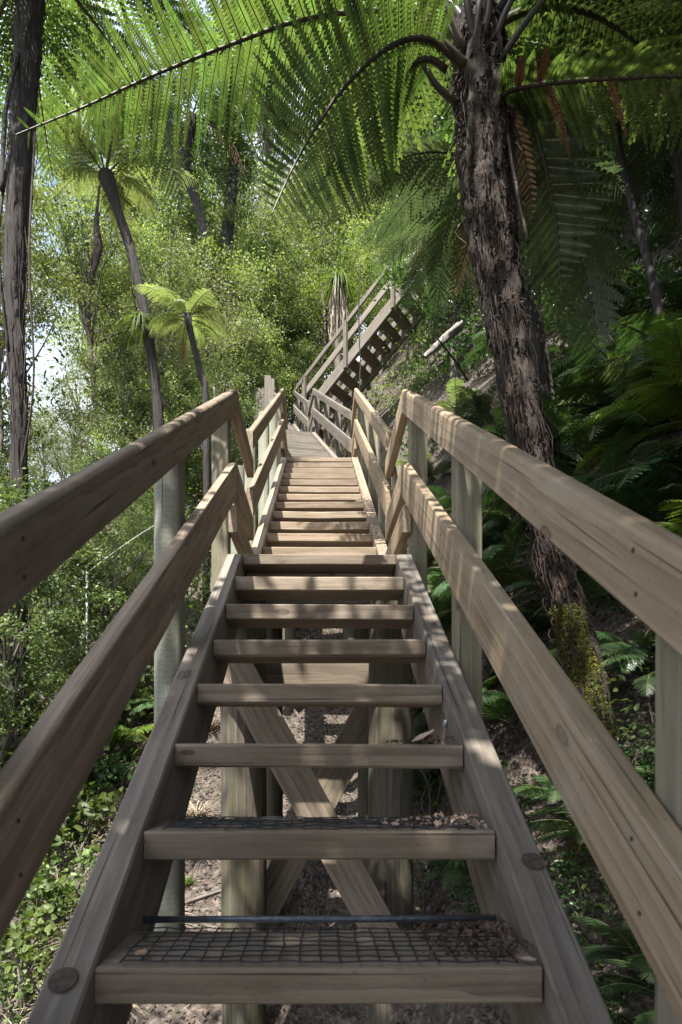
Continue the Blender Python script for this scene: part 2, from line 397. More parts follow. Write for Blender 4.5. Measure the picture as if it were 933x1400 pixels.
def pole_mesh(key, L, r, mat, flat=None, seed=0, sides=20, rings=14):
    rr = random.Random(seed); V = []
    ph = [rr.uniform(0, 6.28) for _ in range(3)]
    for s in range(rings + 1):
        y = L * s / rings
        for i in range(sides):
            a = 2 * math.pi * i / sides
            q = r * (1 + .025 * math.sin(2 * a + ph[0] + y) + .018 * math.sin(5 * a + ph[1]) + .012 * math.sin(9 * y + ph[2]))
            x = q * math.cos(a); z = q * math.sin(a)
            if flat is not None: x = min(x, flat) if flat > 0 else max(x, flat)
            V.append((x, y, z))
    F = []
    for s in range(rings):
        for i in range(sides):
            j = (i + 1) % sides
            F.append((s * sides + i, s * sides + sides + i, s * sides + sides + j, s * sides + j))
    F.append(tuple(range(sides))); F.append(tuple(range((rings + 1) * sides - 1, rings * sides - 1, -1)))
    me = mesh_py(key, V, F, mat)
    for p in me.polygons: p.use_smooth = len(p.vertices) == 4
    try: me.set_sharp_from_angle(angle=R(40))
    except Exception: pass
    return me
def pole(name, parent, FM, x, y, z0, z1, r, mat, flat=None, seed=0, lean=(0, 0)):
    me = pole_mesh(name, z1 - z0, r, mat, flat, seed)
    Mx = FM @ Matrix.Translation((x, y, z0)) @ Matrix.Rotation(lean[0], 4, 'Y') @ Matrix.Rotation(lean[1], 4, 'X') @ Matrix.Rotation(math.pi / 2, 4, 'X') @ Matrix.Scale(-1, 4, (0, 0, 1))
    Mx = FM @ Matrix.Translation((x, y, z0)) @ Matrix.Rotation(lean[0], 4, 'Y') @ Matrix.Rotation(math.pi / 2, 4, 'X')
    return obj(name, me, Mx, parent)

def disc_mesh(key, r, t, mat, sides=12):
    V = [(0, 0, t)]; F = []
    for i in range(sides):
        a = 2 * math.pi * i / sides; V.append((r * math.cos(a), r * math.sin(a), t))
    for i in range(sides):
        a = 2 * math.pi * i / sides; V.append((r * 1.05 * math.cos(a), r * 1.05 * math.sin(a), 0))
    for i in range(sides):
        j = (i + 1) % sides
        F.append((0, 1 + i, 1 + j)); F.append((1 + i, 1 + sides + i, 1 + sides + j, 1 + j))
    return mesh_py(key, V, F, mat)
BOLT = disc_mesh('bolt', .013, .008, M['bolt'])
NAIL = disc_mesh('nail', .0042, .0014, M['hole'], 8)
HOLE = disc_mesh('bolt', .027, .0015, M['hole'], 16)

RUN, RISE = .3225, .2194
SL = RISE / RUN
HW = .45          # half width between stringers
ST = .09          # stringer thickness
RX = .515         # rail centre
TOP = .963        # top of the hand rail above the nosing line
TOPD = .142; MIDT = .525; MIDD = .205
PX = .592         # post centre

def frame(x, y, z, phi):
    return Matrix.Translation((x, y, z)) @ Matrix.Rotation(-phi, 4, 'Z')

def flight(label, FM, n, mats, posts_r, posts_l, post_below=.42, first=0, rail0=0.0, rail1=None, round_left=True, seed=0, rails=('l', 'r'), bolts=True, cleats=False, td=.232):
    """FM: frame whose origin is the nosing (top front edge) of the first tread, y forward; n treads, the landing nosing is tread n"""
    t = empty('stair_flight', None, label, 'staircase', 'flights of the timber staircase', M=FM)
    yend = n * RUN
    for s in (-1, 1):
        sloped('stringer', t, FM, s * (HW + ST / 2), rail0, rail0 * SL, yend - .004, (yend - .004) * SL, ST, .352, mats['stringer'], rt=.006, seed=seed + s, cuts=6, wob=.002)
    treads = []
    for k in range(n):
        tr = level_x('tread', t, FM, -HW + rng.uniform(.002, .006), HW - rng.uniform(.002, .006), k * RUN + rng.uniform(-.004, .004), k * RISE - .001 - rng.uniform(0, .003), td, .073, mats['tread'], r=rng.choice((.005, .008, .010)), wob=.0035, seed=rng.randrange(9))
        treads.append(tr)
        if cleats:
            for s in (-1, 1):
                level_x('cleat', t, FM, s * (HW - .022) - .019, s * (HW - .022) + .019, k * RUN + .03, k * RISE - .076, .17, .07, mats['tread'], seed=1)
    r1 = yend + .05 if rail1 is None else rail1
    for s, tag_ in ((-1, 'l'), (1, 'r')):
        if tag_ not in rails: continue
        mt = mats['rail_l'] if s < 0 else mats['rail_r']
        sloped('handrail', t, FM, s * RX, rail0, rail0 * SL + TOP, r1, r1 * SL + TOP, .05, TOPD, mt, rt=.015, seed=seed + 3 * s, cuts=6)
        sloped('middle_rail', t, FM, s * RX, rail0, rail0 * SL + MIDT, r1, r1 * SL + MIDT, .05, MIDD, mt, rt=.007, seed=seed + 5 * s, cuts=6)
    for y in posts_r:
        z = y * SL
        if 'r' in rails: post_square('post', t, FM, PX, y, z - post_below, z + TOP - .13, .1, mats['post'], seed=int(y * 10))
    for y in posts_l:
        z = y * SL
        if 'l' not in rails: continue
        if round_left: pole('post', t, FM, -PX - .012, y, z - post_below - .9, z + TOP - .135, .066, M['pole'], flat=.05, seed=int(y * 10) + 3)
        else: post_square('post', t, FM, -PX, y, z - post_below, z + TOP - .05, .1, mats['post'], seed=int(y * 10) + 1)
    if bolts:
        for s, ys in ((1, posts_r), (-1, posts_l)):
            if (s > 0 and 'r' not in rails) or (s < 0 and 'l' not in rails): continue
            for y in ys:
                for dz in (TOP - .04, TOP - .105, MIDT - .055, MIDT - .15):
                    yy = y + rng.uniform(-.02, .02)
                    obj('nail', NAIL, FM @ Matrix.Translation((s * (RX - .0262), yy, yy * SL + dz)) @ Matrix.Rotation(R(-90 * s), 4, 'Y'), t)
        for k in range(n):
            for s in (-1, 1):
                for dy in (.06, .16):
                    obj('nail', NAIL, FM @ Matrix.Translation((s * (HW + ST + .0005), k * RUN + dy, k * RISE - .04)) @ Matrix.Rotation(R(90 * s), 4, 'Y'), t)
    return t, treads

def landing(label, FM, L, mats, pole_pts=(), ground_pad=.3, low=True, rails=('l', 'r'), seed=0, posts=True, round_left=True):
    """FM: origin at the nosing of the landing's front edge, level platform of length L"""
    t = empty('stair_landing', None, label, 'landing', 'landings of the timber staircase', M=FM)
    n = max(3, round(L / .235)); w = L / n
    for k in range(n):
        level_x('deck_plank', t, FM, -HW - .0 + .003, HW - .003, k * w, -.001, w - .009, .06, mats['tread'], seed=rng.randrange(5))
    for s in (-1, 1):
        sloped('side_beam', t, FM, s * (HW + ST / 2), .004, -.004, L + .02, -.004, ST - .01, .24, mats['stringer'], seed=s + 8)
    for y in (.16, L - .12):
        level_x('cross_bearer', t, FM, -HW + .005, HW - .005, y, -.063, .09, .19, mats['stringer'], seed=4)
    for s, tg in ((-1, 'l'), (1, 'r')):
        if tg not in rails: continue
        mt = mats['rail_l'] if s < 0 else mats['rail_r']
        y0, y1 = .056, L + .05
        z0 = .05 * SL
        sloped('handrail', t, FM, s * RX, y0, z0 + TOP, y1, z0 + TOP, .05, TOPD - .006, mt, rt=.015, seed=seed + s)
        sloped('middle_rail', t, FM, s * RX, y0, z0 + MIDT, y1, z0 + MIDT, .05, MIDD - .04, mt, rt=.007, seed=seed + 2 * s)
        if low: sloped('low_rail', t, FM, s * RX, y0 - .02, .30, y1, .30, .05, .16, mt, rt=.006, seed=seed + 4 * s)
        if posts:
            for y in (.1, L + .0):
                if s > 0 or not round_left or y < .2: post_square('post', t, FM, s * PX, y, -.45, TOP + z0 - .09, .1, mats['post'], seed=int(y * 9) + s)
                else: pole('post', t, FM, s * PX - .012, y, -.9, TOP + z0 - .09, .06, M['pole'], flat=.05, seed=int(y * 9) + s)
    for i, (px, py, r) in enumerate(pole_pts):
        w = FM @ Vector((px, py, 0))
        g = gz(w.x, w.y) - ground_pad
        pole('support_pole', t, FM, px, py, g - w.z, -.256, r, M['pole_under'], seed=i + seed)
    return t

near = dict(tread=M['tread'], stringer=M['stringer'], rail_l=M['rail_shaded'], rail_r=M['rail'], post=M['post'])
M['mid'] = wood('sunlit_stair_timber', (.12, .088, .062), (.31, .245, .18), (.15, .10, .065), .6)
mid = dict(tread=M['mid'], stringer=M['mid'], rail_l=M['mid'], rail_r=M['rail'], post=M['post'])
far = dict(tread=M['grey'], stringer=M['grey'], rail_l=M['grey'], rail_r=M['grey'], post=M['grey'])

# flight 1: tread k = 1 has its nosing at y 1.167, z -0.455; four more treads lie below it under the viewer
K0 = 4
F1 = frame(0, 1.167 - K0 * RUN, -.455 - K0 * RISE, 0)
f1, tr1 = flight('nearest timber flight, open treads, black grip mesh on its two lowest visible treads', F1, 7 + K0, near,
                 [.90 - (1.167 - K0 * RUN), 2.35 - (1.167 - K0 * RUN)], [.95 - (1.167 - K0 * RUN), 2.37 - (1.167 - K0 * RUN)], seed=1)
L1Y, L1Z = 1.167 + 7 * RUN, -.455 + 7 * RISE
FL1 = frame(0, L1Y, L1Z, 0)
l1 = landing('first timber landing, on round poles with crossed braces, above the nearest flight', FL1, .88, near,
             [(-.455, .10, .135), (.43, .10, .135), (-.36, .86, .09), (.40, .86, .12)], seed=2)
L2Y0 = L1Y + .88
F2 = frame(0, L2Y0, L1Z + RISE, 0)
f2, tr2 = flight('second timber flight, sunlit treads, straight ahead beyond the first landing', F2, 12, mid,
                 [.95, 2.1, 3.35], [.8, 2.1, 3.35], seed=11)
L2Y, L2Z = L2Y0 + 12 * RUN, L1Z + 13 * RISE
FL2 = frame(0, L2Y, L2Z, 0)
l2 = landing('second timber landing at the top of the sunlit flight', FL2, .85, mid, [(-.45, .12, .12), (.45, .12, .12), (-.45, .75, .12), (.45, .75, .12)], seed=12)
PH = R(9)
def fwd(v, phi, d, dz=0): return v + Vector((math.sin(phi) * d, math.cos(phi) * d, dz))
p3 = Vector((0, L2Y + .87, L2Z + RISE)); p3.x += -.02
F3 = frame(p3.x, p3.y, p3.z, -PH)
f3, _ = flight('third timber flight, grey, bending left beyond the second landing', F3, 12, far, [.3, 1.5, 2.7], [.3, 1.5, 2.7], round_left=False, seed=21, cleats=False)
for y in (.25, 1.0):
    post_square('post', f3, F3, -PX - .12, y, -1.2, y * SL + 1.3, .11, M['grey'], seed=3)
pl3 = fwd(p3, -PH, 12 * RUN, 12 * RISE)
FL3 = frame(pl3.x, pl3.y, pl3.z, -PH)
l3 = landing('third timber landing, small and grey, between the two far left-bending flights', FL3, .88, far, [(-.45, .12, .11), (.45, .12, .11)], seed=22, round_left=False)
p4 = fwd(pl3, -PH, .89, RISE)
F4 = frame(p4.x, p4.y, p4.z, -PH)
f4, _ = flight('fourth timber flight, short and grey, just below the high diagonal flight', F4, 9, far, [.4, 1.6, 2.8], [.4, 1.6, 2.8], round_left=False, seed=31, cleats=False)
pl4 = fwd(p4, -PH, 9 * RUN, 9 * RISE)
FL4 = frame(pl4.x, pl4.y, pl4.z, -PH)
l4 = landing('fourth timber landing, at the foot of the high diagonal flight', FL4, 1.1, far, [(-.45, .12, .11), (.45, .12, .11), (-.45, .95, .11), (.45, .95, .11)], rails=('l',), seed=32, round_left=False)
# flight 5 climbs to the right and back towards the viewer
A5 = R(126)
near0 = FL4 @ Vector((HW + ST + .02, .12, 0))
d5 = Vector((math.sin(A5), math.cos(A5), 0)); r5 = Vector((math.cos(A5), -math.sin(A5), 0))   # right of travel
# near side (towards the viewer) is the right of travel
c5 = Vector((near0.x, near0.y, 0)) - r5 * (HW + ST)
F5 = frame(c5.x, c5.y, pl4.z + RISE, A5)
f5, _ = flight('high diagonal timber flight climbing to the upper right, seen from below', F5, 17, far, [.35, 1.75, 3.2, 4.6], [.35, 1.75, 3.2, 4.6], round_left=False, seed=41, cleats=False, rail0=-.1, td=.30)
pl5 = Vector((c5.x, c5.y, pl4.z + RISE)) + d5 * (17 * RUN) + Vector((0, 0, 17 * RISE))
FL5 = frame(pl5.x, pl5.y, pl5.z, A5)
l5 = landing('top timber landing, mostly hidden by leaves at the head of the diagonal flight', FL5, 1.2, far, [(-.45, .12, .11), (.45, .12, .11), (-.45, 1.0, .11), (.45, 1.0, .11)], seed=42, round_left=False, low=False)

# X-brace and other pieces under the first landing
def plank_between(name, parent, a, b, w, t, mat, facing=Vector((0, -1, 0)), seed=0):
    a, b = Vector(a), Vector(b); y = (b - a).normalized(); L = (b - a).length
    x = facing.cross(y).normalized(); z = x.cross(y).normalized()
    Mx = Matrix((x, y, z)).transposed().to_4x4(); Mx.translation = a + z * (t / 2)
    me = beam_mesh(name, L, section(w, t, .003), 0, mat, .001, 2, seed)
    return obj(name, me, Mx, parent)
plank_between('cross_brace', l1, P(318, 905, 3.31), P(560, 1345, 3.31), .2, .045, M['brace'], seed=1)
plank_between('cross_brace', l1, P(512, 960, 3.69), P(335, 1290, 3.69), .2, .045, M['brace'], seed=2)
plank_between('cross_brace', l1, P(402, 968, 4.4), P(452, 925, 4.4), .11, .045, M['grey'], seed=3)
level_x('lower_bearer', l1, Matrix.Identity(4), -.62, .6, 3.70, P(0, 905, 3.7).z, .09, .16, M['brace'], seed=2)
# hardware on the first flight
for (x, y, z, me, ax) in [(HW - .004, 2.06, None, BOLT, 'in'), (-HW + .004, 2.2, None, BOLT, 'in'), (HW - .004, 3.15, None, BOLT, 'in')]:
    zz = -.455 + (y - 1.167) * SL - .1
    Mx = Matrix.Translation((x, y, zz)) @ Matrix.Rotation(R(-90 if x > 0 else 90), 4, 'Y')
    obj('bolt', me, Mx, f1)
aS = math.atan(SL)
for (x, y) in ((HW + .062, 1.40), (-HW - .05, 1.14)):
    z = -.455 + (y - 1.167) * SL + .0035
    obj('bolt_hole', HOLE, Matrix.Translation((x, y, z)) @ Matrix.Rotation(aS, 4, 'X'), f1)
V, F = tube_arr([(-HW + .001, 1.492, -.462), (0, 1.492, -.4605), (HW - .001, 1.492, -.458)], .0088, 10)
obj('tie_rod', mesh_np('tie_rod', V, F, M['steel'], smooth=True), None, f1)
def net_mesh(w, d, nx, ny):
    parts = []
    rr = random.Random(4)
    for i in range(nx + 1):
        x = -w / 2 + w * i / nx
        pts = [(x + rr.uniform(-.003, .003), d * j / 6, .003 + rr.uniform(0, .004)) for j in range(7)]
        V, F = tube_arr(pts, .0021, 5, False); parts.append((V, F, 0))
    for j in range(ny + 1):
        y = d * j / ny
        pts = [(-w / 2 + w * i / 24, y + rr.uniform(-.003, .003), .003 + rr.uniform(0, .004)) for i in range(25)]
        V, F = tube_arr(pts, .0018, 5, False); parts.append((V, F, 0))
    V, F, mi = merge(parts); return mesh_np('grip_mesh', V, F, M['net'], smooth=True)
NET = net_mesh(.80, .205, 20, 7)
for k in (K0, K0 + 1):
    obj('grip_mesh', NET, F1 @ Matrix.Translation((0, k * RUN + .012, k * RISE + .001)), tr1[k])

# ------------------------------------------------------------------ leaf litter and loose leaves
def leaf_six(n, pos, size, up=.6, asp=.5, curl=.25, seed=0):
    """n pointed leaves folded along the midrib: 6 verts, 2 quads each"""
    g = np.random.default_rng(seed)
    nrm = g.normal(size=(n, 3)); nrm /= np.linalg.norm(nrm, axis=1)[:, None]
    nrm = nrm * (1 - up) + np.array([0, 0, 1.0]) * up; nrm /= np.linalg.norm(nrm, axis=1)[:, None] + 1e-9
    a = g.normal(size=(n, 3)); a -= (a * nrm).sum(1)[:, None] * nrm; a /= np.linalg.norm(a, axis=1)[:, None] + 1e-9
    b = np.cross(nrm, a); s = (size * g.uniform(.4, 1.15, n))[:, None]; w = s * asp * .5
    dr = g.uniform(.05, .3, n)[:, None] * s
    v0 = pos - a * s * .5; v3 = pos + a * s * .5 - nrm * dr
    v1 = pos - a * s * .22 + b * w * .85 + nrm * curl * w; v2 = pos + a * s * .14 + b * w + nrm * (curl * w - dr * .3)
    v5 = pos - a * s * .22 - b * w * .85 + nrm * curl * w; v4 = pos + a * s * .14 - b * w + nrm * (curl * w - dr * .3)
    V = np.stack([v0, v1, v2, v3, v4, v5], 1).reshape(-1, 3); k = np.arange(n)[:, None] * 6
    return V, [np.concatenate([k + np.array([[0, 3, 2, 1]]), k + np.array([[0, 5, 4, 3]])], 0)]
def leaf_quads(n, pos, size, up=.6, asp=.45, curl=.25, seed=0):
    """n folded leaves: 6 verts, 2 quads each"""
    g = np.random.default_rng(seed)
    nrm = g.normal(size=(n, 3)); nrm /= np.linalg.norm(nrm, axis=1)[:, None]
    nrm = nrm * (1 - up) + np.array([0, 0, 1.0]) * up; nrm /= np.linalg.norm(nrm, axis=1)[:, None] + 1e-9
    a = g.normal(size=(n, 3)); a -= (a * nrm).sum(1)[:, None] * nrm; a /= np.linalg.norm(a, axis=1)[:, None] + 1e-9
    b = np.cross(nrm, a)
    s = (size * g.uniform(.6, 1.25, n))[:, None]
    L, Wd = s, s * asp
    c = pos
    v0 = c - a * L * .5; v1 = c - a * L * .05 + b * Wd * .5 + nrm * curl * Wd; v2 = c + a * L * .5 + nrm * curl * Wd * .3
    v3 = c - a * L * .05 - b * Wd * .5 + nrm * curl * Wd
    V = np.stack([v0, v1, v2, v3], 1).reshape(-1, 3)
    k = np.arange(n)[:, None] * 4
    F = np.concatenate([k + np.array([[0, 2, 1]]), k + np.array([[0, 3, 2]])], 0)
    return V, [F]
def litter_pos(n, x0, x1, y0, y1, seed):
    g = random.Random(seed); out = []
    while len(out) < n:
        x, y = g.uniform(x0, x1), g.uniform(y0, y1)
        out.append((x, y, gz(x, y) + g.uniform(.004, .03)))
    return np.array(out)
V, F = leaf_quads(26000, litter_pos(26000, -3.2, 4.6, 2.2, 9.5, 3), .05, .72, .42, .2, 5)
obj('leaf_litter', mesh_np('leaf_litter', V, F, M['bank_litter']), kind='stuff', label='brown dead leaves strewn over the bank and under the stairs')
def tread_litter(k, x0, x1, y0, y1, n, seed, label, size=.022, m=None):
    g = np.random.default_rng(seed)
    x = x1 - (x1 - x0) * g.beta(1.1, 1.8, n); y = g.uniform(y0, y1, n)
    h = .006 + .02 * g.random(n) * np.clip((x - x0) / (x1 - x0), 0, 1)
    w = np.stack([x, 1.167 + (k - 1) * RUN + y, -.455 + (k - 1) * RISE + h], 1)
    V, F = leaf_quads(n, w, size, .45, .5, .35, seed)
    obj('leaf_litter', mesh_np('leaf_litter', V, F, [m or M['litter']]), kind='stuff', label=label)
tread_litter(1, .2, .44, .03, .225, 190, 1, 'crumbled brown leaves on the right end of the lowest tread')
tread_litter(2, .15, .44, .02, .21, 85, 2, 'crumbled pale leaves on the right end of the second tread', m=M['pink_leaf'])
tread_litter(3, .2, .44, .02, .2, 60, 3, 'leaf crumbs on the right end of the third tread')
tread_litter(5, -.3, .43, .02, .2, 60, 4, 'leaf crumbs along the fifth tread', .014)
def curled_leaf(name, label, loc, rz, size, m, tilt=0):
    V, F = [], []; n = 7
    for i in range(n):
        t = i / (n - 1); w = .34 * math.sin(math.pi * min(1, t * .93 + .05)) ** .8
        for j, q in enumerate((-1, -.5, 0, .5, 1)):
            V.append((t - .5, q * w, .35 * (t - .45) ** 2 + .22 * abs(q) ** 1.5 * w + .02 * math.sin(9 * t + 3 * q)))
    for i in range(n - 1):
        for j in range(4): F.append((i * 5 + j, i * 5 + j + 1, i * 5 + j + 6, i * 5 + j + 5))
    o = obj(name, mesh_py(name, V, F, m, True), Matrix.Translation(loc) @ Matrix.Rotation(rz, 4, 'Z') @ Matrix.Rotation(tilt, 4, 'Y') @ Matrix.Scale(size, 4))
    return tag(o, label, 'leaf')
def on_tread(px, k, dy):
    y = 1.167 + (k - 1) * RUN + dy
    return Vector(((px - 437) / 800 * y, y, -.455 + (k - 1) * RISE + .008))
curled_leaf('fallen_leaf', 'large curled tan dead leaf on the third tread, near its right end', on_tread(580, 3, .03) + Vector((0, 0, .012)), R(20), .085, M['pink_leaf'], R(-25))
curled_leaf('fallen_leaf', 'small orange-tan leaf on the left of the lowest tread mesh', on_tread(192, 1, .05), R(70), .035, M['tan_leaf'])
curled_leaf('fallen_leaf', 'pale curled leaf at the front right corner of the lowest tread', on_tread(722, 1, .015), R(-20), .035, M['pink_leaf'])
V, F = [], []
pp = []
for i in range(9):
    a = R(rng.uniform(-50, 70)); L = rng.uniform(.1, .24)
    b0 = Vector((.335, 5.93, 2.38)); e = b0 + Vector((math.cos(a) * L, .02, abs(math.sin(a)) * L * .5))
    v, f = tube_arr([b0, (b0 + e) / 2 + Vector((0, 0, .02)), e], [.003, .004, .002], 4, False); pp.append((v, f, 0))
v, f, mi = merge(pp)
tag(obj('dry_sprig', mesh_np('dry_sprig', v, f, M['straw'])), 'straw-coloured dry sprig lying on the right stringer of the second flight', 'twig')

# ------------------------------------------------------------------ fern fronds
def pinna_template(n, w=.105, lobes=True):
    """a pinna along +X (0..1), pinnules to both sides in Y; quads + midrib"""
    V, F = [], []
    du = 1 / n
    for i in range(n):
        u = i * du
        l = w * min(1, (1 - u) * 2.2 + .10) ** .8 * (1 - .35 * u)
        if u < .06: l *= .75
        for s in (-1, 1):
            k = len(V); u0 = u + (.0 if s > 0 else du * .3)
            V += [(u0, 0, 0), (u0 + du * .96, 0, 0), (u0 + du * .95 + l * .22, s * l * .62, .012), (u0 + du * .55 + l * .42, s * l, -.01), (u0 + du * .2 + l * .25, s * l * .68, .006)]
            F.append((k, k + 1, k + 2, k + 3, k + 4) if s > 0 else (k + 4, k + 3, k + 2, k + 1, k))
    V = np.array(V); V[:, 2] -= .10 * V[:, 0] ** 2
    V[:, 0] = np.minimum(V[:, 0], 1.02)
    F = np.array(F)
    k = len(V)
    rib = np.array([(0, -.008, .002), (0, .008, .002), (1, .002, -.098), (1, -.002, -.098), (.5, -.006, -.022), (.5, .006, -.022)])
    V = np.vstack([V, rib])
    return V, F, np.array([[k, k + 1, k + 5, k + 4], [k + 4, k + 5, k + 2, k + 3]])
def width_profile(t, peak=.42):
    return np.where(t < peak, .45 + .55 * np.sin(np.pi / 2 * t / peak), np.cos(np.pi / 2 * (t - peak) / (1 - peak)) ** .75)
def frond_frames(path, npairs, W, t0=.14, sweep=.45, droop=.25, seed=0, jitter=.06, face=None):
    """yield base, dir, side, length for each pinna along a path (list of Vectors)"""
    g = random.Random(seed)
    n = len(path); out = []
    for i in range(npairs):
        t = t0 + (1 - t0) * (i / (npairs - 1)) ** .95
        f = t * (n - 1); a = min(int(f), n - 2); u = f - a
        p = path[a].lerp(path[a + 1], u); T = (path[min(a + 1, n - 1)] - path[max(a - 1, 0)]).normalized()
        S = T.cross(face or Vector((0, 0, 1)))
        if S.length < .05: S = Vector((1, 0, 0))
        S.normalize(); N = S.cross(T).normalized()
        l = W * float(width_profile(np.array(t))) + .02
        for s in (-1, 1):
            sw = sweep + .35 * t + g.uniform(-jitter, jitter)
            d = (S * s * math.cos(sw) + T * math.sin(sw) - N * (droop + g.uniform(-jitter, jitter))).normalized()
            side = N.cross(d).normalized()
            out.append((p, d, side, l * g.uniform(.82, 1.08)))
    return out
def frond_mesh(key, path, npairs, W, npin, leaf, stalk, r0=.012, w=.105, droop=.25, sweep=.45, t0=.14, seed=0):
    tV, tF, tR = pinna_template(npin, w)
    fr = frond_frames(path, npairs, W, t0, sweep, droop, seed)
    VV, F5_, F4 = [], [], []; off = 0
    for (p, d, s, l) in fr:
        nrm = d.cross(s)
        Mx = np.array([d, s, -nrm if False else nrm]).T * l
        VV.append(tV @ Mx.T + np.array(p)); F5_.append(tF + off); F4.append(tR + off); off += len(tV)
    F5_ = np.vstack(F5_); F4 = np.vstack(F4)
    tv, tf = tube_arr(path, np.linspace(r0, r0 * .2, len(path)), 6, False)
    VV.append(tv)
    F4b = tf[0] + off
    V = np.vstack(VV)
    mi = np.concatenate([np.zeros(len(F5_)), np.zeros(len(F4)), np.ones(len(F4b))])
    return mesh_np(key, V, [F5_, F4, F4b], [leaf, stalk], mi)
def arc_path(L, e0, e1, n=16, pw=1.0, sway=0.0):
    """frond path in the local XZ plane: elevation angle goes e0 -> e1"""
    p = Vector((0, 0, 0)); out = [p.copy()]
    for i in range(n):
        t = (i + .5) / n; e = e0 + (e1 - e0) * t ** pw
        p = p + Vector((math.cos(e), sway * t, math.sin(e))) * (L / n); out.append(p.copy())
    return out
# shared frond meshes, unit length 1, several bends
def frond_set(tagname, leaf, stalk, npairs, npin, W, bends, droop=.25, r0=.010):
    return [frond_mesh('frond', arc_path(1, R(a), R(b), 16, 1.0, sw), npairs, W, npin, leaf, stalk, r0, droop=droop, seed=i)
            for i, (a, b, sw) in enumerate(bends)]
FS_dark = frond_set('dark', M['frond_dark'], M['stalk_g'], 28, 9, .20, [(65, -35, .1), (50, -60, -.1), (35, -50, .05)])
FS_blue = frond_set('blue', M['frond_blue'], M['stalk'], 28, 9, .22, [(45, -45, .1), (30, -60, -.1), (55, -20, 0)])
FS_lime = frond_set('lime', M['frond_lime'], M['stalk_g'], 28, 9, .22, [(50, -40, .1), (30, -50, -.1), (60, -15, 0)])
M['frond_pale'] = leafmat('pale_fern_leaf', (.12, .15, .07), (.19, .225, .11), (.29, .33, .17), .4, .38, 1.5)
FS_pale = frond_set('pale', M['frond_pale'], M['stalk'], 28, 9, .22, [(40, -40, .1), (25, -50, -.1), (55, -25, 0)])
M['frond_teal'] = leafmat('shaded_silver_fern_leaf', (.045, .07, .045), (.075, .11, .065), (.13, .17, .10), .25, .35, 1.5)
FS_teal = frond_set('teal', M['frond_teal'], M['stalk'], 30, 9, .22, [(40, -50, .1), (20, -65, -.1), (50, -30, 0)])
FS_tree = frond_set('tree', M['frond_sun'], M['stalk'], 32, 11, .21, [(50, -35, .1), (25, -45, -.1), (5, -70, 0)])
FS_dead = frond_set('dead', M['frond_dead'], M['stalk'], 22, 6, .12, [(10, -88, .1), (-20, -90, 0)], droop=.6)

def frond_obj(parent, me, base, az, scale, tilt=0.0, roll=0.0, name='frond', **k):
    Mx = Matrix.Translation(base) @ Matrix.Rotation(az, 4, 'Z') @ Matrix.Rotation(tilt, 4, 'Y') @ Matrix.Rotation(roll, 4, 'X') @ Matrix.Scale(scale, 4)
    return obj(name, me, Mx, parent, **k)

# ------------------------------------------------------------------ fibrous trunks
def fibre_trunk(path, radii, seed, sides=40, ring=120, ridge=.16, rough=.14):
    pts = smooth_path(path, ring)
    rad = np.interp(np.linspace(0, 1, ring), np.linspace(0, 1, len(radii)), radii)
    V, F = tube_arr(pts, rad, sides, False)
    P3 = np.array([tuple(p) for p in pts])
    C = np.repeat(P3, sides, 0); dv = V - C
    out = np.empty(len(V))
    for i in range(len(V)):
        v = V[i]; a = i % sides
        q = Vector((math.cos(2 * math.pi * a / sides) * 2.6, math.sin(2 * math.pi * a / sides) * 2.6, v[2] * .8 + seed))
        q2 = Vector((v[0] * 22, v[1] * 22, v[2] * 11 + seed))
        out[i] = 1 + ridge * mn.noise(q * 1.6) + rough * mn.noise(q2)
    return C + dv * out[:, None], F, pts, rad
def fibre_strips(pts, rad, n, seed, lmin=.15, lmax=.5, w=.006, sag=.03, t0=.05, t1=1.0):
    g = random.Random(seed); parts = []
    m = len(pts)
    for i in range(n):
        k = int(g.uniform(t0, t1) * (m - 1)); p = Vector(pts[k]); r = rad[k]
        a = g.uniform(0, 2 * math.pi); o = Vector((math.cos(a), math.sin(a), 0))
        L = g.uniform(lmin, lmax); k2 = max(0, k - int(L / max(1e-3, (Vector(pts[-1]) - Vector(pts[0])).length) * m))
        e = Vector(pts[k2]) + o * rad[k2] * g.uniform(1.0, 1.25)
        s = p + o * r * g.uniform(.95, 1.1); mid_ = (s + e) / 2 + o * g.uniform(0, sag) + Vector((g.uniform(-.02, .02), g.uniform(-.02, .02), 0))
        v, f = tube_arr(smooth_path([s, mid_, e], 5), np.array([.6, 1, 1, .8, .4]) * w * g.uniform(.5, 1.3), 4, False)
        parts.append((v, f, 0))
    return merge(parts)

# ------------------------------------------------------------------ the big tree fern on the right bank
BF = P(640, 92, 3.05)
big_path = [Vector((1.40, 3.02, gz(1.40, 3.02) - .3)), P(806, 960, 3.0), P(765, 800, 3.0), P(728, 620, 3.02), P(698, 470, 3.05), P(676, 330, 3.06), P(664, 200, 3.06), P(658, 110, 3.06), P(655, 20, 3.06)]
tf_ = empty('tree_fern', big_path[0], 'big tree fern with shaggy brown leaning trunk beside the right handrail', 'tree fern')
V, F, tp, trd = fibre_trunk(big_path, [.115, .086, .076, .074, .086, .112, .134, .138, .10], 2.0, 44, 150, .3, .24)
trunk_o = obj('trunk', mesh_np('trunk', V, F, M['bark_fern'], smooth=True), None, tf_)
V, F, mi = fibre_strips(tp, trd, 1100, 5, .05, .22, .0026, .02, .12, .98)
obj('fibre', mesh_np('fibre', V, F, M['fibre']), None, trunk_o, kind='stuff')
V, F, mi = fibre_strips(tp, trd, 16, 8, .15, .4, .003, .07, .6, .95)
obj('pale_fibre', mesh_np('pale_fibre', V, F, M['fibre_pale']), None, trunk_o, kind='stuff')
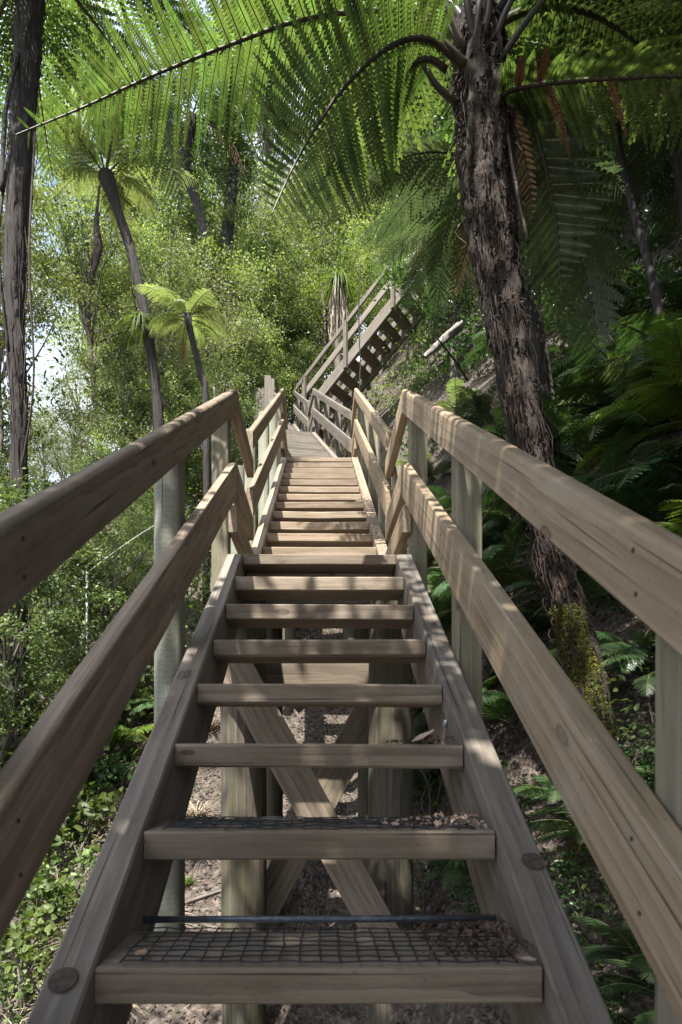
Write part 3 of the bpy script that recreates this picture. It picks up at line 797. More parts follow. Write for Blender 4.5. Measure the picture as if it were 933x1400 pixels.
# shreds of bark standing off the trunk
g = np.random.default_rng(3); n = 3600
kk = g.integers(18, 146, n); aa = g.uniform(0, 2 * np.pi, n)
pp_ = np.array([tuple(tp[k]) for k in kk]) + (trd[kk] * 1.03)[:, None] * np.stack([np.cos(aa), np.sin(aa), np.zeros(n)], 1)
pp_[:, 2] += g.uniform(-.03, .03, n)
V, F = leaf_quads(n, pp_, .034, .05, .4, .4, 9)
obj('bark_flake', mesh_np('bark_flake', V, F, M['flake']), None, trunk_o, kind='stuff')
# moss low on the trunk
n = 11000; kk = g.integers(2, 34, n); aa = g.normal(-2.0, .9, n)
pp_ = np.array([tuple(tp[k]) for k in kk]) + (trd[kk] * 1.08)[:, None] * np.stack([np.cos(aa), np.sin(aa), np.zeros(n)], 1)
pp_[:, 2] += g.uniform(-.02, .02, n)
V, F = leaf_quads(n, pp_, .013, .2, .4, .4, 12)
obj('moss', mesh_np('moss', V, F, M['moss']), None, trunk_o, kind='stuff')
# old stalk stubs
for (a, b, c, r) in [((610, 95), (585, 80), (553, 92), .014), ((625, 140), (600, 120), (580, 90), .015), ((690, 150), (705, 250), (722, 330), .012), ((640, 90), (610, 60), (580, 25), .015),
                     ((660, 60), (668, 20), (672, -30), .018), ((650, 60), (640, 10), (632, -40), .018), ((672, 70), (690, 20), (712, -20), .016), ((636, 70), (612, 10), (596, -40), .016),
                     ((680, 90), (712, 40), (750, -10), .016), ((648, 70), (655, 10), (655, -40), .018)]:
    V, F = tube_arr(smooth_path([P(*a, 2.97), P(*b, 2.92), P(*c, 2.90)], 8), np.linspace(r * 1.2, r * .8, 8), 7)
    obj('stalk', mesh_np('stalk', V, F, M['stalk'], smooth=True), None, tf_)

def hero_pinna_mesh(n, leaf, rib):
    V, F, Rb = pinna_template(n, .098)
    mi = np.concatenate([np.zeros(len(F)), np.ones(len(Rb))])
    return mesh_np('pinna', V, [F, Rb], [leaf, rib], mi)
HP = hero_pinna_mesh(24, M['frond_sun'], M['stalk_g'])
HPD = hero_pinna_mesh(18, M['frond_dead'], M['stalk'])
def hero_frond(ctrl, npairs, W, droop=.3, r0=.015, sweep=.35, t0=.1, seed=0, pm=HP, dead_from=None, face=None):
    path = smooth_path(ctrl, 40)
    V, F = tube_arr(path, np.linspace(r0, r0 * .2, 40), 8, False)
    fo = obj('frond', mesh_np('frond', V, F, M['stalk'], smooth=True), None, tf_)
    for (p, d, s, l) in frond_frames(path, npairs, W, t0, sweep, droop, seed, .08, face):
        n = d.cross(s).normalized()
        Mx = Matrix((d * l, s * l, n * l)).transposed().to_4x4(); Mx.translation = p
        me = pm
        if dead_from is not None and rng.random() < dead_from: me = HPD
        obj('pinna', me, Mx, fo)
    return fo
hero_frond([P(636, 70, 3.05), P(602, 28, 3.04), P(540, 15, 3.02), P(470, 17, 2.98), P(400, 30, 2.94), P(330, 55, 2.88), P(250, 86, 2.8), P(180, 116, 2.72), P(110, 148, 2.65), P(22, 184, 2.55)], 40, .40, droop=.08, seed=1, face=Vector((0, .38, .92)))
hero_frond([P(630, 90, 2.98), P(590, 55, 2.88), P(548, 56, 2.78), P(505, 84, 2.70), P(462, 130, 2.62), P(425, 185, 2.56), P(398, 235, 2.50), P(372, 292, 2.46)], 36, .42, droop=.05, seed=2, sweep=.2, face=Vector((.05, .55, .83)))
hero_frond([P(680, 140, 2.95), P(700, 122, 2.9), P(760, 112, 2.8), P(840, 107, 2.7), P(940, 104, 2.6), P(1060, 118, 2.5)], 30, .30, droop=.25, seed=3, dead_from=.1)
hero_frond([P(690, 80, 3.1), P(706, 100, 3.2), P(728, 160, 3.3), P(748, 235, 3.4), P(762, 320, 3.5), P(768, 400, 3.55)], 30, .46, droop=.2, seed=4)
# fronds that lean out of the picture or back into the shade
for (az, sc, mi_, tilt) in [(R(62), 2.5, 0, -.1), (R(25), 2.4, 0, -.1), (R(-15), 2.3, 0, -.2), (R(112), 2.5, 0, -.25), (R(145), 2.4, 0, -.35), (R(-60), 2.2, 0, -.35), (R(40), 1.9, 2, 0.1)]:
    frond_obj(tf_, FS_tree[mi_], P(655, 60, 3.06), az, sc, tilt)
for az in (R(40), R(-20)):
    frond_obj(tf_, FS_dead[0], P(660, 100, 3.06), az, .8, 0, label='hanging dead brown frond')

# ------------------------------------------------------------------ further tree ferns
def tree_fern(label, path, radii, fs, nfr, flen, seed, bark='bark_dark', ring=60, sides=20, dead=0, tilt=0.0, az0=0.0, fib=60, azs=None):
    e = empty('tree_fern', path[0], label, 'tree fern')
    V, F, pts, rd = fibre_trunk(path, radii, seed, sides, ring)
    t = obj('trunk', mesh_np('trunk', V, F, M[bark], smooth=True), None, e)
    if fib:
        V, F, _ = fibre_strips(pts, rd, fib, seed, .1, .6, .0045, .03)
        obj('fibre', mesh_np('fibre', V, F, M['fibre']), None, t, kind='stuff')
    g = random.Random(seed); top = Vector(pts[-1])
    for i in range(nfr):
        az = azs[i] if azs else az0 + 2 * math.pi * (i + g.uniform(-.25, .25)) / nfr
        frond_obj(e, fs[i % len(fs)], top - Vector((0, 0, g.uniform(0, .06))), az, flen * g.uniform(.85, 1.12), tilt + g.uniform(-.15, .12), g.uniform(-.25, .25))
    for i in range(dead):
        frond_obj(e, FS_dead[i % 2], top - Vector((0, 0, .1)), g.uniform(0, 6.28), flen * g.uniform(.6, .9), 0, g.uniform(-.3, .3), label='hanging dead brown frond')
    return e, pts, rd
def rooted(path):
    b = path[0]; q = Vector((b.x, b.y, gz(b.x, b.y) - .2))
    return [q] + path if q.z < path[0].z - .3 else [q] + path[1:]
# dark trunk at the left edge
Y = 6.0
lp = rooted([P(26, 690, Y), P(26, 560, Y), P(20, 400, Y), P(28, 220, Y), P(36, 90, Y), P(42, 0, Y), P(46, -70, Y)])
lt, lpts, lrd = tree_fern('tall tree fern with a dark fibrous trunk at the left edge', lp, [.085, .075, .08, .095, .11, .125, .125, .10], FS_tree, 13, 2.3, 6, ring=140, sides=30, dead=2, fib=420)
V, F, mi = fibre_strips(lpts, lrd, 40, 12, .4, 1.5, .005, .10, .3, 1)
obj('pale_fibre', mesh_np('pale_fibre', V, F, M['fibre']), None, [c for c in lt.children if c.name.startswith('trunk')][0], kind='stuff')
# slender leaning one with crown at (145, 235)
Y = 11.0
tree_fern('slender leaning tree fern with a feathery crown, upper left', rooted([P(218, 600, Y), P(212, 520, Y), P(198, 430, Y), P(178, 340, Y), P(158, 280, Y), P(145, 240, Y)]), [.11, .10, .09, .09, .085, .095, .15], FS_pale, 15, 1.7, 3, fib=60, dead=0, tilt=-.3)
# small pale one
Y = 10.5
tree_fern('small tree fern with pale sunlit fronds in front of the forest', rooted([P(282, 560, Y), P(274, 510, Y), P(262, 460, Y), P(256, 432, Y)]), [.07, .06, .06, .055, .065], FS_pale, 13, .95, 9, fib=30, dead=2, tilt=.22)
# dark hanging crown at (270,190)
Y = 16.0
tree_fern('dark tree fern with drooping frond skirt above the small pale fern', rooted([P(300, 500, Y), P(290, 380, Y), P(272, 290, Y), P(256, 230, Y), P(262, 160, Y)]), [.13, .12, .12, .12, .13, .15], FS_dark, 12, 2.4, 12, fib=40, dead=4, tilt=.35)
# one behind the big trunk with bluish drooping fronds
Y = 5.2
tree_fern('silvery tree fern drooping to the left behind the big trunk', rooted([P(738, 520, Y), P(716, 400, Y), P(692, 290, Y), P(662, 225, Y)]), [.08, .075, .07, .07, .09], FS_teal, 13, 1.35, 14, fib=50, dead=2, tilt=.02)
Y = 9.5
tree_fern('tree fern on the bank right of the high diagonal flight', rooted([P(712, 460, Y), P(668, 380, Y), P(622, 310, Y)]), [.14, .13, .12, .13], FS_teal, 12, 1.7, 15, fib=40, dead=3, tilt=.02)
tree_fern('dark tree fern high on the right bank behind the big trunk', rooted([P(830, 420, 7.0), P(800, 330, 7.0), P(765, 190, 7.0)]), [.13, .12, .12, .12], FS_dark, 13, 2.0, 17, fib=50, dead=3, tilt=.05)
tree_fern('tree fern at the right edge with blue-green shaded fronds', rooted([P(960, 420, 6.0), P(950, 300, 6.0), P(930, 150, 6.0)]), [.13, .12, .12, .12], FS_teal, 12, 1.9, 18, fib=50, dead=2, tilt=.1)

# ------------------------------------------------------------------ labels by what stands beside a plant
LAND = [('small pale tree fern', (255, 430)), ('leaning tree fern', (150, 250)), ('dark left trunk', (25, 400)), ('high diagonal flight', (500, 470)),
        ('second landing', (435, 600)), ('end of the left handrail', (315, 560)), ('left round post', (230, 800)), ('near left stringer', (160, 1200)),
        ('end of the right handrail', (560, 560)), ('big fern trunk', (690, 400)), ('mossy trunk foot', (810, 930)), ('pale log', (600, 470)),
        ('right square post', (640, 800)), ('right picture edge', (925, 500)), ('top picture edge', (330, 10)), ('near right stringer', (730, 1200)), ('white pipe', (118, 830))]
USED = {}
def auto_label(look, pt):
    x, y = pix(pt)
    opts = sorted(LAND, key=lambda l: (l[1][0] - x) ** 2 + (l[1][1] - y) ** 2)
    deco = ['', 'tall ', 'small ', 'loose ', 'dense ', 'slim ', 'broad ']
    for nm, (lx, ly) in opts[:6]:
        dx, dy = x - lx, y - ly
        v = 'above' if dy < 0 else 'below'
        if abs(dx) > 2.2 * abs(dy): rel = 'left of' if dx < 0 else 'right of'
        elif abs(dy) > 2.2 * abs(dx): rel = v
        else: rel = v + ' and ' + ('left of' if dx < 0 else 'right of')
        l = f'{look} {rel} the {nm}'
        if l not in USED: USED[l] = 1; return l
    for i in range(1, 9):
        for j in range(i):
            l = f'{look} between the {opts[j][0]} and the {opts[i][0]}'
            if l not in USED:
                USED[l] = 1; return l
    USED[l] = 1
    return l

# ------------------------------------------------------------------ forest trees
def crown_arrays(seed, R_, H, ncl, per, size, asp=.5, cl_r=.42, up=.35, six=False):
    g = np.random.default_rng(seed)
    c = g.normal(size=(ncl, 3)); c /= np.linalg.norm(c, axis=1)[:, None]
    c *= (g.uniform(.25, 1.0, ncl) ** .5)[:, None]
    c *= np.array([R_, R_, H / 2]); c[:, 2] += H / 2
    c *= (1 + .18 * g.normal(size=(ncl, 1)))
    idx = np.repeat(np.arange(ncl), per)
    off = g.normal(size=(len(idx), 3)) * cl_r * np.array([1, 1, .55]) * g.uniform(.5, 1.25, ncl)[idx][:, None]
    pos = c[idx] + off
    V, F = leaf_six(len(pos), pos, size, up, asp, .3, seed) if six else leaf_quads(len(pos), pos, size, up, asp, .15, seed)
    return V, F, c
def tree_trunk(h, c, r, seed, nl=14):
    g = random.Random(seed); parts = []
    tr = [Vector((0, 0, -.4))] + [Vector((g.uniform(-.12, .12) * k, g.uniform(-.12, .12) * k, h * k / 4)) for k in range(1, 5)]
    pts = smooth_path(tr, 18)
    v, f = tube_arr(pts, np.linspace(r, r * .35, 18), 9); parts.append((v, f, 0))
    order = list(range(len(c))); g.shuffle(order)
    for i in order[:nl]:
        e = Vector(c[i]); s = pts[min(17, max(6, int(17 * min(1, (e.z * .75) / h))))]
        m_ = (s + e) / 2 + Vector((g.uniform(-.2, .2), g.uniform(-.2, .2), g.uniform(-.1, .25)))
        v, f = tube_arr(smooth_path([s, m_, e], 7), np.linspace(r * .3, r * .06, 7), 5, False); parts.append((v, f, 0))
    return merge(parts)
TREES = {}
def tree_kind(key, seed, R_, H, trunk_h, ncl, per, size, leaf, bark='bark', r=.13, cl_r=.42, up=.35, asp=.5, nl=34):
    V, F, c = crown_arrays(seed, R_, H, ncl, per, size, asp, cl_r, up + .12)
    V[:, 2] += trunk_h; c = c.copy(); c[:, 2] += trunk_h
    tv, tf2, _ = tree_trunk(trunk_h + H * .8, c, r, seed, nl)
    TREES[key] = (mesh_np('crown', V, F, M[leaf]), mesh_np('trunk', tv, tf2, M[bark], smooth=True), trunk_h + H)
tree_kind('light', 1, 2.3, 5.4, 2.2, 130, 190, .095, 'leaf_light', r=.11, cl_r=.26)
tree_kind('mid', 2, 2.2, 5.6, 2.5, 120, 180, .105, 'leaf_mid', r=.13, cl_r=.27)
tree_kind('grey', 3, 2.4, 5.4, 2.0, 160, 190, .07, 'leaf_grey', r=.12, cl_r=.25, asp=.4)
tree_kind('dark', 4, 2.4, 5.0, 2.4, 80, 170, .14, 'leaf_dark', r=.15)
tree_kind('airy', 5, 2.1, 6.0, 2.6, 100, 170, .085, 'leaf_light', r=.09, cl_r=.25)
tree_kind('tall', 9, 2.0, 4.2, 7.2, 100, 190, .085, 'leaf_light', r=.10, cl_r=.27)
LOOK = {'tall': 'tall thin-stemmed tree with high pale crown', 'light': 'yellow-green sunlit tree', 'mid': 'mid-green leafy tree', 'grey': 'grey-green fine-leaved tree', 'dark': 'dark-green shaded tree', 'airy': 'airy lime-green tree'}
def tree(kind, x, y, s, rz, label=None, z=None, sz=1.0):
    cm, tm, H = TREES[kind]
    zz = gz(x, y) if z is None else z
    Mx = Matrix.Translation((x, y, zz)) @ Matrix.Rotation(rz, 4, 'Z') @ Matrix.Diagonal((s, s, s * sz, 1))
    lab = label or auto_label(LOOK[kind], Vector((x, y, zz + H * s * sz * .6)))
    e = empty('tree', None, lab, 'tree', 'trees of the wooded slope', M=Mx)
    obj('trunk', tm, Mx, e); obj('crown', cm, Mx, e)
    return e
# rows of trees up the slope, seen between and above the stairs: (px of the trunk, distance, kind, scale)
FOREST = [
    (160, 9.5, 'light', .42), (175, 13, 'mid', .65), (225, 14.5, 'grey', 1.0), (230, 17, 'light', 1.15), (285, 16.5, 'light', .95), (375, 21.0, 'airy', 1.05),
    (200, 19, 'airy', 1.2), (285, 20, 'mid', 1.25), (440, 21, 'light', 1.1), (350, 23, 'grey', 1.3), (500, 22.5, 'mid', 1.15), (190, 23, 'grey', 1.35),
    (255, 26, 'airy', 1.5), (420, 27, 'light', 1.5), (320, 30, 'mid', 1.7), (520, 27, 'airy', 1.3), (570, 21, 'dark', 1.1), (195, 29, 'light', 1.6),
    (480, 33, 'grey', 1.7), (390, 34, 'light', 1.8), (230, 34, 'grey', 1.9), (600, 30, 'mid', 1.5), (-45, 16, 'mid', .75), (-20, 11, 'light', .62),
    (-70, 18, 'light', .9), (60, 24, 'grey', .6), (-120, 14, 'dark', 1.2), (100, 33, 'grey', 1.2), (300, 40, 'light', 2.2), (440, 42, 'light', 2.2), (560, 40, 'mid', 2.0), (180, 42, 'airy', 2.1),
    (386, 20.5, 'dark', .62), (402, 23.5, 'mid', .8), (366, 19.0, 'mid', .55), (415, 20.0, 'mid', .5), (345, 17.5, 'light', .55),
    (140, 14, 'tall', .9), (350, 27, 'tall', 1.7), (-5, 12.5, 'tall', .9), (-35, 10.5, 'tall', .8),
    (650, 17, 'dark', 1.0), (720, 14, 'dark', 1.0), (800, 12, 'dark', 1.0), (880, 13.5, 'dark', 1.1), (960, 11, 'dark', 1.0), (760, 20, 'dark', 1.3), (860, 19, 'mid', 1.3), (680, 24, 'mid', 1.4), (930, 22, 'mid', 1.4), (620, 13.5, 'dark', .6),
    (0, 5.7, 'mid', .46), (75, 7.2, 'mid', .42), (140, 7.9, 'grey', .42), (300, 12.3, 'mid', .5), (268, 13.6, 'light', .5), (235, 12.8, 'light', .55), (120, 11.5, 'grey', .6), (560, 17.5, 'light', .55), (520, 19.5, 'light', .7),
]
for i, (px, Y, kd, s) in enumerate(FOREST):
    tree(kd, (px - 437) / 800 * Y, Y, s * .95, i * 2.399, sz=1.1)
# dark thick trunk at (313, 400)
e = empty('tree', P(316, 560, 16.8), 'dark thick trunk wrapped in climbers right of the small pale fern', 'tree')
V, F, q1, q2 = fibre_trunk(rooted([P(318, 560, 16.8), P(314, 440, 16.8), P(310, 330, 16.8), P(322, 200, 16.8), P(318, 60, 16.8)]), [.2, .19, .18, .16, .15, .1], 5, 18, 60, .2, .2)
obj('trunk', mesh_np('trunk', V, F, M['bark_dark'], smooth=True), None, e)
V, F = crown_arrays(31, .8, 8.0, 90, 70, .1, cl_r=.25)[:2]
obj('climber_leaves', mesh_np('climber_leaves', V + np.array(P(316, 330, 16.8)), F, M['leaf_mid']), None, e, kind='stuff')
# canopy trees added over and behind the viewer to shade the near stairs and the right bank
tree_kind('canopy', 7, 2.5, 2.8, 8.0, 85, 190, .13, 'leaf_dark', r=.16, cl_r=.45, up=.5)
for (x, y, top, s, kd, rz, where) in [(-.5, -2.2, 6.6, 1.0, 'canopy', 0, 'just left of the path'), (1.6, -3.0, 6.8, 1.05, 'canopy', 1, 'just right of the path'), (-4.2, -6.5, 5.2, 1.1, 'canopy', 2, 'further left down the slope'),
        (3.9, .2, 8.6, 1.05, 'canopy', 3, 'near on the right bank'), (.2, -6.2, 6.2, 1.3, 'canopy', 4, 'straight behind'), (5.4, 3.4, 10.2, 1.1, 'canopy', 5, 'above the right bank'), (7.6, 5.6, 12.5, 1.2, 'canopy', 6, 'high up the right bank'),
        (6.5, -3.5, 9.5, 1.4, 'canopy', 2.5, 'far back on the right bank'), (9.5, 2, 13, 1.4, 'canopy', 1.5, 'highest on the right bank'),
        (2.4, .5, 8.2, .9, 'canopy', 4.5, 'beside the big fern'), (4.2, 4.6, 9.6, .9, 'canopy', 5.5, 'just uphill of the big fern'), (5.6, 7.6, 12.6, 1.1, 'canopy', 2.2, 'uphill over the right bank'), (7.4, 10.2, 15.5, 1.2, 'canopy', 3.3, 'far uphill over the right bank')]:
    tree(kd, x, y, s, rz, label=f'tall canopy tree added to shade the stairs and bank, {where}', z=top - 10.8 * s)

# ------------------------------------------------------------------ low plants
def fern(label, loc, fs, n, L, seed, az_c=None, spread=math.pi, tilt=0):
    g = random.Random(seed)
    e = empty('fern', loc, label, 'fern', 'ferns on the bank')
    for i in range(n):
        az = g.uniform(0, 2 * math.pi) if az_c is None else az_c + spread * (2 * (i + .5) / n - 1) + g.uniform(-.15, .15)
        if az_c is None: az = 2 * math.pi * (i + g.uniform(-.3, .3)) / n
        frond_obj(e, fs[g.randrange(len(fs))], Vector(loc), az, L * g.uniform(.7, 1.15), tilt + g.uniform(-.3, .2), g.uniform(-.4, .4))
    return e
def on_bank(px, Y): 
    x = (px - 437) / 800 * Y
    return Vector((x, Y, gz(x, Y)))
BANK = [(600, 5.2, 'lime', .55), (585, 6.2, 'lime', .5), (565, 7.5, 'blue', .6), (620, 6.8, 'dark', .7), (650, 4.6, 'dark', .55), (700, 4.0, 'dark', .6), (690, 5.4, 'dark', .8),
        (760, 4.4, 'dark', .7), (800, 5.2, 'dark', .9), (850, 4.4, 'dark', .8), (880, 5.4, 'dark', .95), (930, 4.6, 'lime', .9), (960, 3.9, 'dark', .9), (830, 6.4, 'blue', .9), (760, 6.4, 'dark', .9),
        (910, 6.8, 'dark', 1.1), (700, 7.6, 'dark', .9), (640, 8.6, 'blue', .8), (860, 8.0, 'dark', 1.2), (950, 8.4, 'dark', 1.2), (780, 8.8, 'dark', 1.1), (600, 10.0, 'lime', .8), (700, 10, 'dark', 1.1),
        (840, 10.5, 'dark', 1.2), (940, 10.8, 'dark', 1.3), (760, 3.3, 'dark', .4), (640, 3.5, 'dark', .45), (900, 3.2, 'dark', .45), (580, 4.6, 'dark', .4), (560, 5.8, 'lime', .4),
        (830, 2.9, 'dark', .5), (770, 3.8, 'dark', .5), (870, 3.4, 'dark', .6), (720, 4.4, 'dark', .6), (920, 3.7, 'dark', .7), (790, 4.8, 'dark', .8), (850, 6.2, 'dark', 1.0), (930, 5.6, 'dark', 1.1), (750, 5.6, 'dark', .8), (690, 6.4, 'dark', .8), (900, 7.6, 'dark', 1.2), (660, 7.8, 'dark', .8), (640, 6.6, 'dark', .7), (720, 8.4, 'dark', 1.0), (830, 8.6, 'dark', 1.2), (560, 6.8, 'dark', .4), (570, 5.2, 'dark', .4), (610, 4.9, 'dark', .5), (630, 4.2, 'dark', .45), (860, 2.1, 'dark', .3), (780, 2.2, 'dark', .28), (925, 2.2, 'dark', .35), (800, 2.5, 'dark', .35), (740, 2.9, 'dark', .35), (880, 2.4, 'dark', .35), (930, 2.7, 'dark', .45), (700, 3.3, 'dark', .35), (585, 8.0, 'dark', .55), (605, 9.0, 'lime', .6), (628, 7.4, 'dark', .7), (652, 9.4, 'dark', .8), (680, 8.4, 'dark', .8), (598, 11.5, 'dark', .8), (625, 12.6, 'blue', .9), (665, 11, 'dark', .9), (577, 10.4, 'dark', .6), (612, 6.0, 'dark', .55), (645, 5.6, 'dark', .55), (590, 6.6, 'dark', .5), (575, 12.6, 'lime', .7), (560, 8.2, 'dark', .45), (545, 9.6, 'lime', .5),
        (975, 4.4, 'lime', 1.0), (955, 5.0, 'dark', 1.2), (1000, 4.7, 'blue', 1.2), (985, 3.8, 'dark', .9), (1000, 3.3, 'lime', .6), (890, 5.0, 'blue', .9), (840, 5.6, 'dark', 1.0),
        (150, 7.4, 'lime', .9), (185, 8.0, 'lime', .9), (120, 7.0, 'dark', .8), (235, 7.6, 'dark', .7), (790, 7.4, 'dark', 1.1), (870, 7.0, 'blue', 1.0), (820, 9.6, 'dark', 1.3), (900, 9.8, 'dark', 1.3), (740, 7.2, 'dark', .9), (670, 9.4, 'dark', .9), (720, 12, 'dark', 1.3), (800, 13, 'dark', 1.4), (630, 10, 'dark', .9), (810, 4.0, 'dark', .55), (900, 6.0, 'dark', .9), (660, 7.0, 'dark', .7),
        (352, 16.5, 'lime', 1.3), (330, 14.0, 'lime', .8), (640, 11.5, 'dark', .9), (560, 9.0, 'lime', .6)]
FSD = {'lime': FS_lime, 'dark': FS_dark, 'blue': FS_blue}
FL = {'lime': 'bright lime fern', 'dark': 'dark green fern', 'blue': 'silvery green fern'}
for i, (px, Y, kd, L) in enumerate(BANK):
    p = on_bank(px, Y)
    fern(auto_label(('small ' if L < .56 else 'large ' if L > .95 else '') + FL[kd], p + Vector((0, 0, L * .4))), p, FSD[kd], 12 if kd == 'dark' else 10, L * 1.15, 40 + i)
# shrubs and saplings
def shrub_kind(seed, R_, H, ncl, per, size, leaf, asp=.55, cl_r=.13, nst=9):
    V, F, c = crown_arrays(seed, R_, H, ncl, per, size, asp, cl_r, .42, True)
    parts = []; g = random.Random(seed)
    for i in range(min(nst, len(c))):
        e = Vector(c[i]); b0 = Vector((g.uniform(-.05, .05), g.uniform(-.05, .05), -.1))
        v, f = tube_arr(smooth_path([b0, (b0 + e) / 2 + Vector((g.uniform(-.08, .08), g.uniform(-.08, .08), .05)), e], 7), np.linspace(.012, .004, 7), 5, False); parts.append((v, f, 0))
    v, f, _ = merge(parts)
    return mesh_np('foliage', V, F, M[leaf]), mesh_np('stem', v, f, M['bark'], smooth=True)
SHR = {'bright': shrub_kind(61, .45, .9, 26, 15, .095, 'leaf_shrub', .6), 'broad': shrub_kind(62, .5, .8, 22, 14, .13, 'leaf_shrub', .75),
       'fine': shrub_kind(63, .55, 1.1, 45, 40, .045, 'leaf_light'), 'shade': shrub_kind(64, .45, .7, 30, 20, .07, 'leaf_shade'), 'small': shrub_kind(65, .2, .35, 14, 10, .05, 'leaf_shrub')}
SL_ = {'bright': 'leafy green shrub', 'broad': 'broad-leaved shrub', 'fine': 'fine-leaved pale shrub', 'shade': 'shaded dark shrub', 'small': 'small seedling plant'}
def shrub(kd, px, Y, s, seed, z=None):
    p = on_bank(px, Y); fo, st = SHR[kd]
    Mx = Matrix.Translation(p) @ Matrix.Rotation(seed * 1.7, 4, 'Z') @ Matrix.Scale(s, 4)
    e = empty('shrub', None, auto_label(SL_[kd], p + Vector((0, 0, .5 * s))), 'shrub', 'low plants beside the stairs', M=Mx)
    obj('stem', st, Mx, e); obj('foliage', fo, Mx, e)
SHRUBS = [('broad', 50, 4.7, .7), ('small', 60, 3.9, 1.2), ('bright', 10, 5.2, 1.1), ('broad', 100, 5.6, .9), ('bright', 60, 6.4, 1.3), ('fine', 10, 6.6, 1.3), ('bright', 130, 8.0, 1.5),
          ('broad', 50, 8.2, 1.5), ('fine', 180, 8.6, 1.3), ('fine', 100, 10, 1.8), ('bright', 30, 10.5, 2.0), ('bright', 170, 10.5, 1.6), ('fine', 240, 10, 1.3), ('bright', 290, 9.4, 1.0), ('fine', 215, 12, 1.8),
          ('bright', 60, 12, 2.2), ('fine', 270, 12, 1.5), ('bright', 330, 12.5, 1.3), ('fine', 320, 14.5, 1.6), ('fine', 460, 17.5, 1.5), ('bright', 500, 18, 1.4), ('small', 90, 3.8, .9), ('small', 120, 4.9, 1.3),
          ('small', 30, 4.2, 1.4), ('small', 235, 6.0, 1.0), ('small', 100, 4.35, 1.2), ('bright', 5, 4.4, .8),
          ('shade', 690, 3.5, .5), ('shade', 850, 3.0, .45), ('shade', 880, 3.6, .5), ('shade', 660, 5.6, .6), ('shade', 760, 5.0, .6), ('small', 590, 3.7, .8), ('small', 590, 4.2, 1.1), ('shade', 600, 8.0, .9), ('shade', 820, 7.2, 1.1), ('shade', 900, 9, 1.4), ('shade', 730, 9, 1.4),
          ('shade', 800, 2.75, .4), ('shade', 900, 2.7, .4), ('small', 860, 2.6, .8), ('shade', 745, 2.6, .3), ('shade', 840, 2.35, .3), ('small', 720, 2.7, .8), ('shade', 930, 3.1, .5), ('small', 905, 2.9, 1.0), ('shade', 660, 3.2, .35), ('small', 690, 3.0, .8), ('shade', 575, 4.5, .35),
          ('bright', 20, 5.8, 1.1), ('bright', 90, 4.9, .7), ('broad', 20, 7.4, 1.2), ('bright', 160, 7.6, 1.1), ('fine', 70, 9.0, 1.5), ('bright', 250, 8.4, .9), ('broad', 30, 6.2, 1.6), ('shade', 110, 6.2, 1.2),
          ('bright', 545, 11.0, .9), ('shade', 580, 12.5, 1.3), ('bright', 600, 14.5, 1.4), ('fine', 560, 15.5, 1.5), ('shade', 650, 13, 1.6), ('shade', 880, 12, 2.0), ('shade', 780, 11.5, 1.8)]
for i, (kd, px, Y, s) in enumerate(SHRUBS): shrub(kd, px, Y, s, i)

# grass tussocks and dry grass
def tussock_mesh(n, L, mat, seed, spread=.5, w=.006, stand=.9, fall=.62):
    g = random.Random(seed); parts = []
    for i in range(n):
        a = g.uniform(0, 6.283); l = L * g.uniform(.5, 1.1); e = g.uniform(.35, stand)
        o = Vector((math.cos(a), math.sin(a), 0)); b0 = o * g.uniform(0, .06)
        pts = []
        for k in range(6):
            t = k / 5; pts.append(b0 + o * (l * spread * t ** 1.3 * (1.3 - e)) + Vector((0, 0, l * e * (t - fall * t ** 2.2))))
        s = o.cross(Vector((0, 0, 1)))
        V = []; 
        for k, p in enumerate(pts):
            ww = w * (1 - (k / 5) ** 2 * .9); V += [tuple(p - s * ww), tuple(p + s * ww)]
        F = np.array([(2 * k, 2 * k + 1, 2 * k + 3, 2 * k + 2) for k in range(5)])
        parts.append((np.array(V), [F], 0))
    V, F, _ = merge(parts); return mesh_np('blades', V, F, mat)
LILY = tussock_mesh(130, .8, M['grass'], 13, .75, .010, .8, 1.75)
TUS = [tussock_mesh(120, .5, M['grass'], 1), tussock_mesh(220, .5, M['straw'], 2, 1.0, .0035, .75), tussock_mesh(70, .9, M['grass'], 3, .8, .014, 1.0)]
for i, (px, Y, k, s, lab) in enumerate([(195, 4.6, 0, .75, 'green grass tuft behind the left round post'), (180, 5.2, 0, .8, 'second grass tuft just left of the left round post'), (170, 4.25, 1, .8, 'dry straw tuft below the left round post'),
        (150, 4.6, 1, .9, 'dry straw tuft beside the near left stringer'), (268, 5.6, 1, 1.0, 'pale straw heap seen between post and stringer'), (275, 5.0, 1, .9, 'lower straw heap between the left post and stringer'), (130, 4.0, 1, .8, 'straw tuft low beside the left stringer'),
        (200, 4.0, 1, .7, 'straw tuft hugging the left stringer'), (110, 4.6, 1, .8, 'straw tuft among the lower left shrubs'), (300, 6.4, 1, 1.0, 'straw tuft below the end of the left handrail'), (245, 7.5, 0, 1.0, 'grass tuft uphill behind the left post'), (215, 4.4, 1, 1.1, 'straw tuft just outside the left stringer, uphill of the mesh tread'), (240, 5.2, 1, 1.2, 'big straw tuft right behind the left round post'), (160, 3.9, 1, 1.0, 'straw tuft beside the mesh tread, left of the stringer'), (285, 7.0, 1, 1.2, 'straw heap under the first landing, left side'), (255, 4.7, 0, .5, 'small green tuft beside the left stringer, behind the post')]):
    p = on_bank(px, Y)
    tag(obj('grass_tussock', TUS[k], Matrix.Translation(p) @ Matrix.Rotation(i * 1.3, 4, 'Z') @ Matrix.Scale(s, 4)), lab, 'grass', 'grass tufts by the stairs')
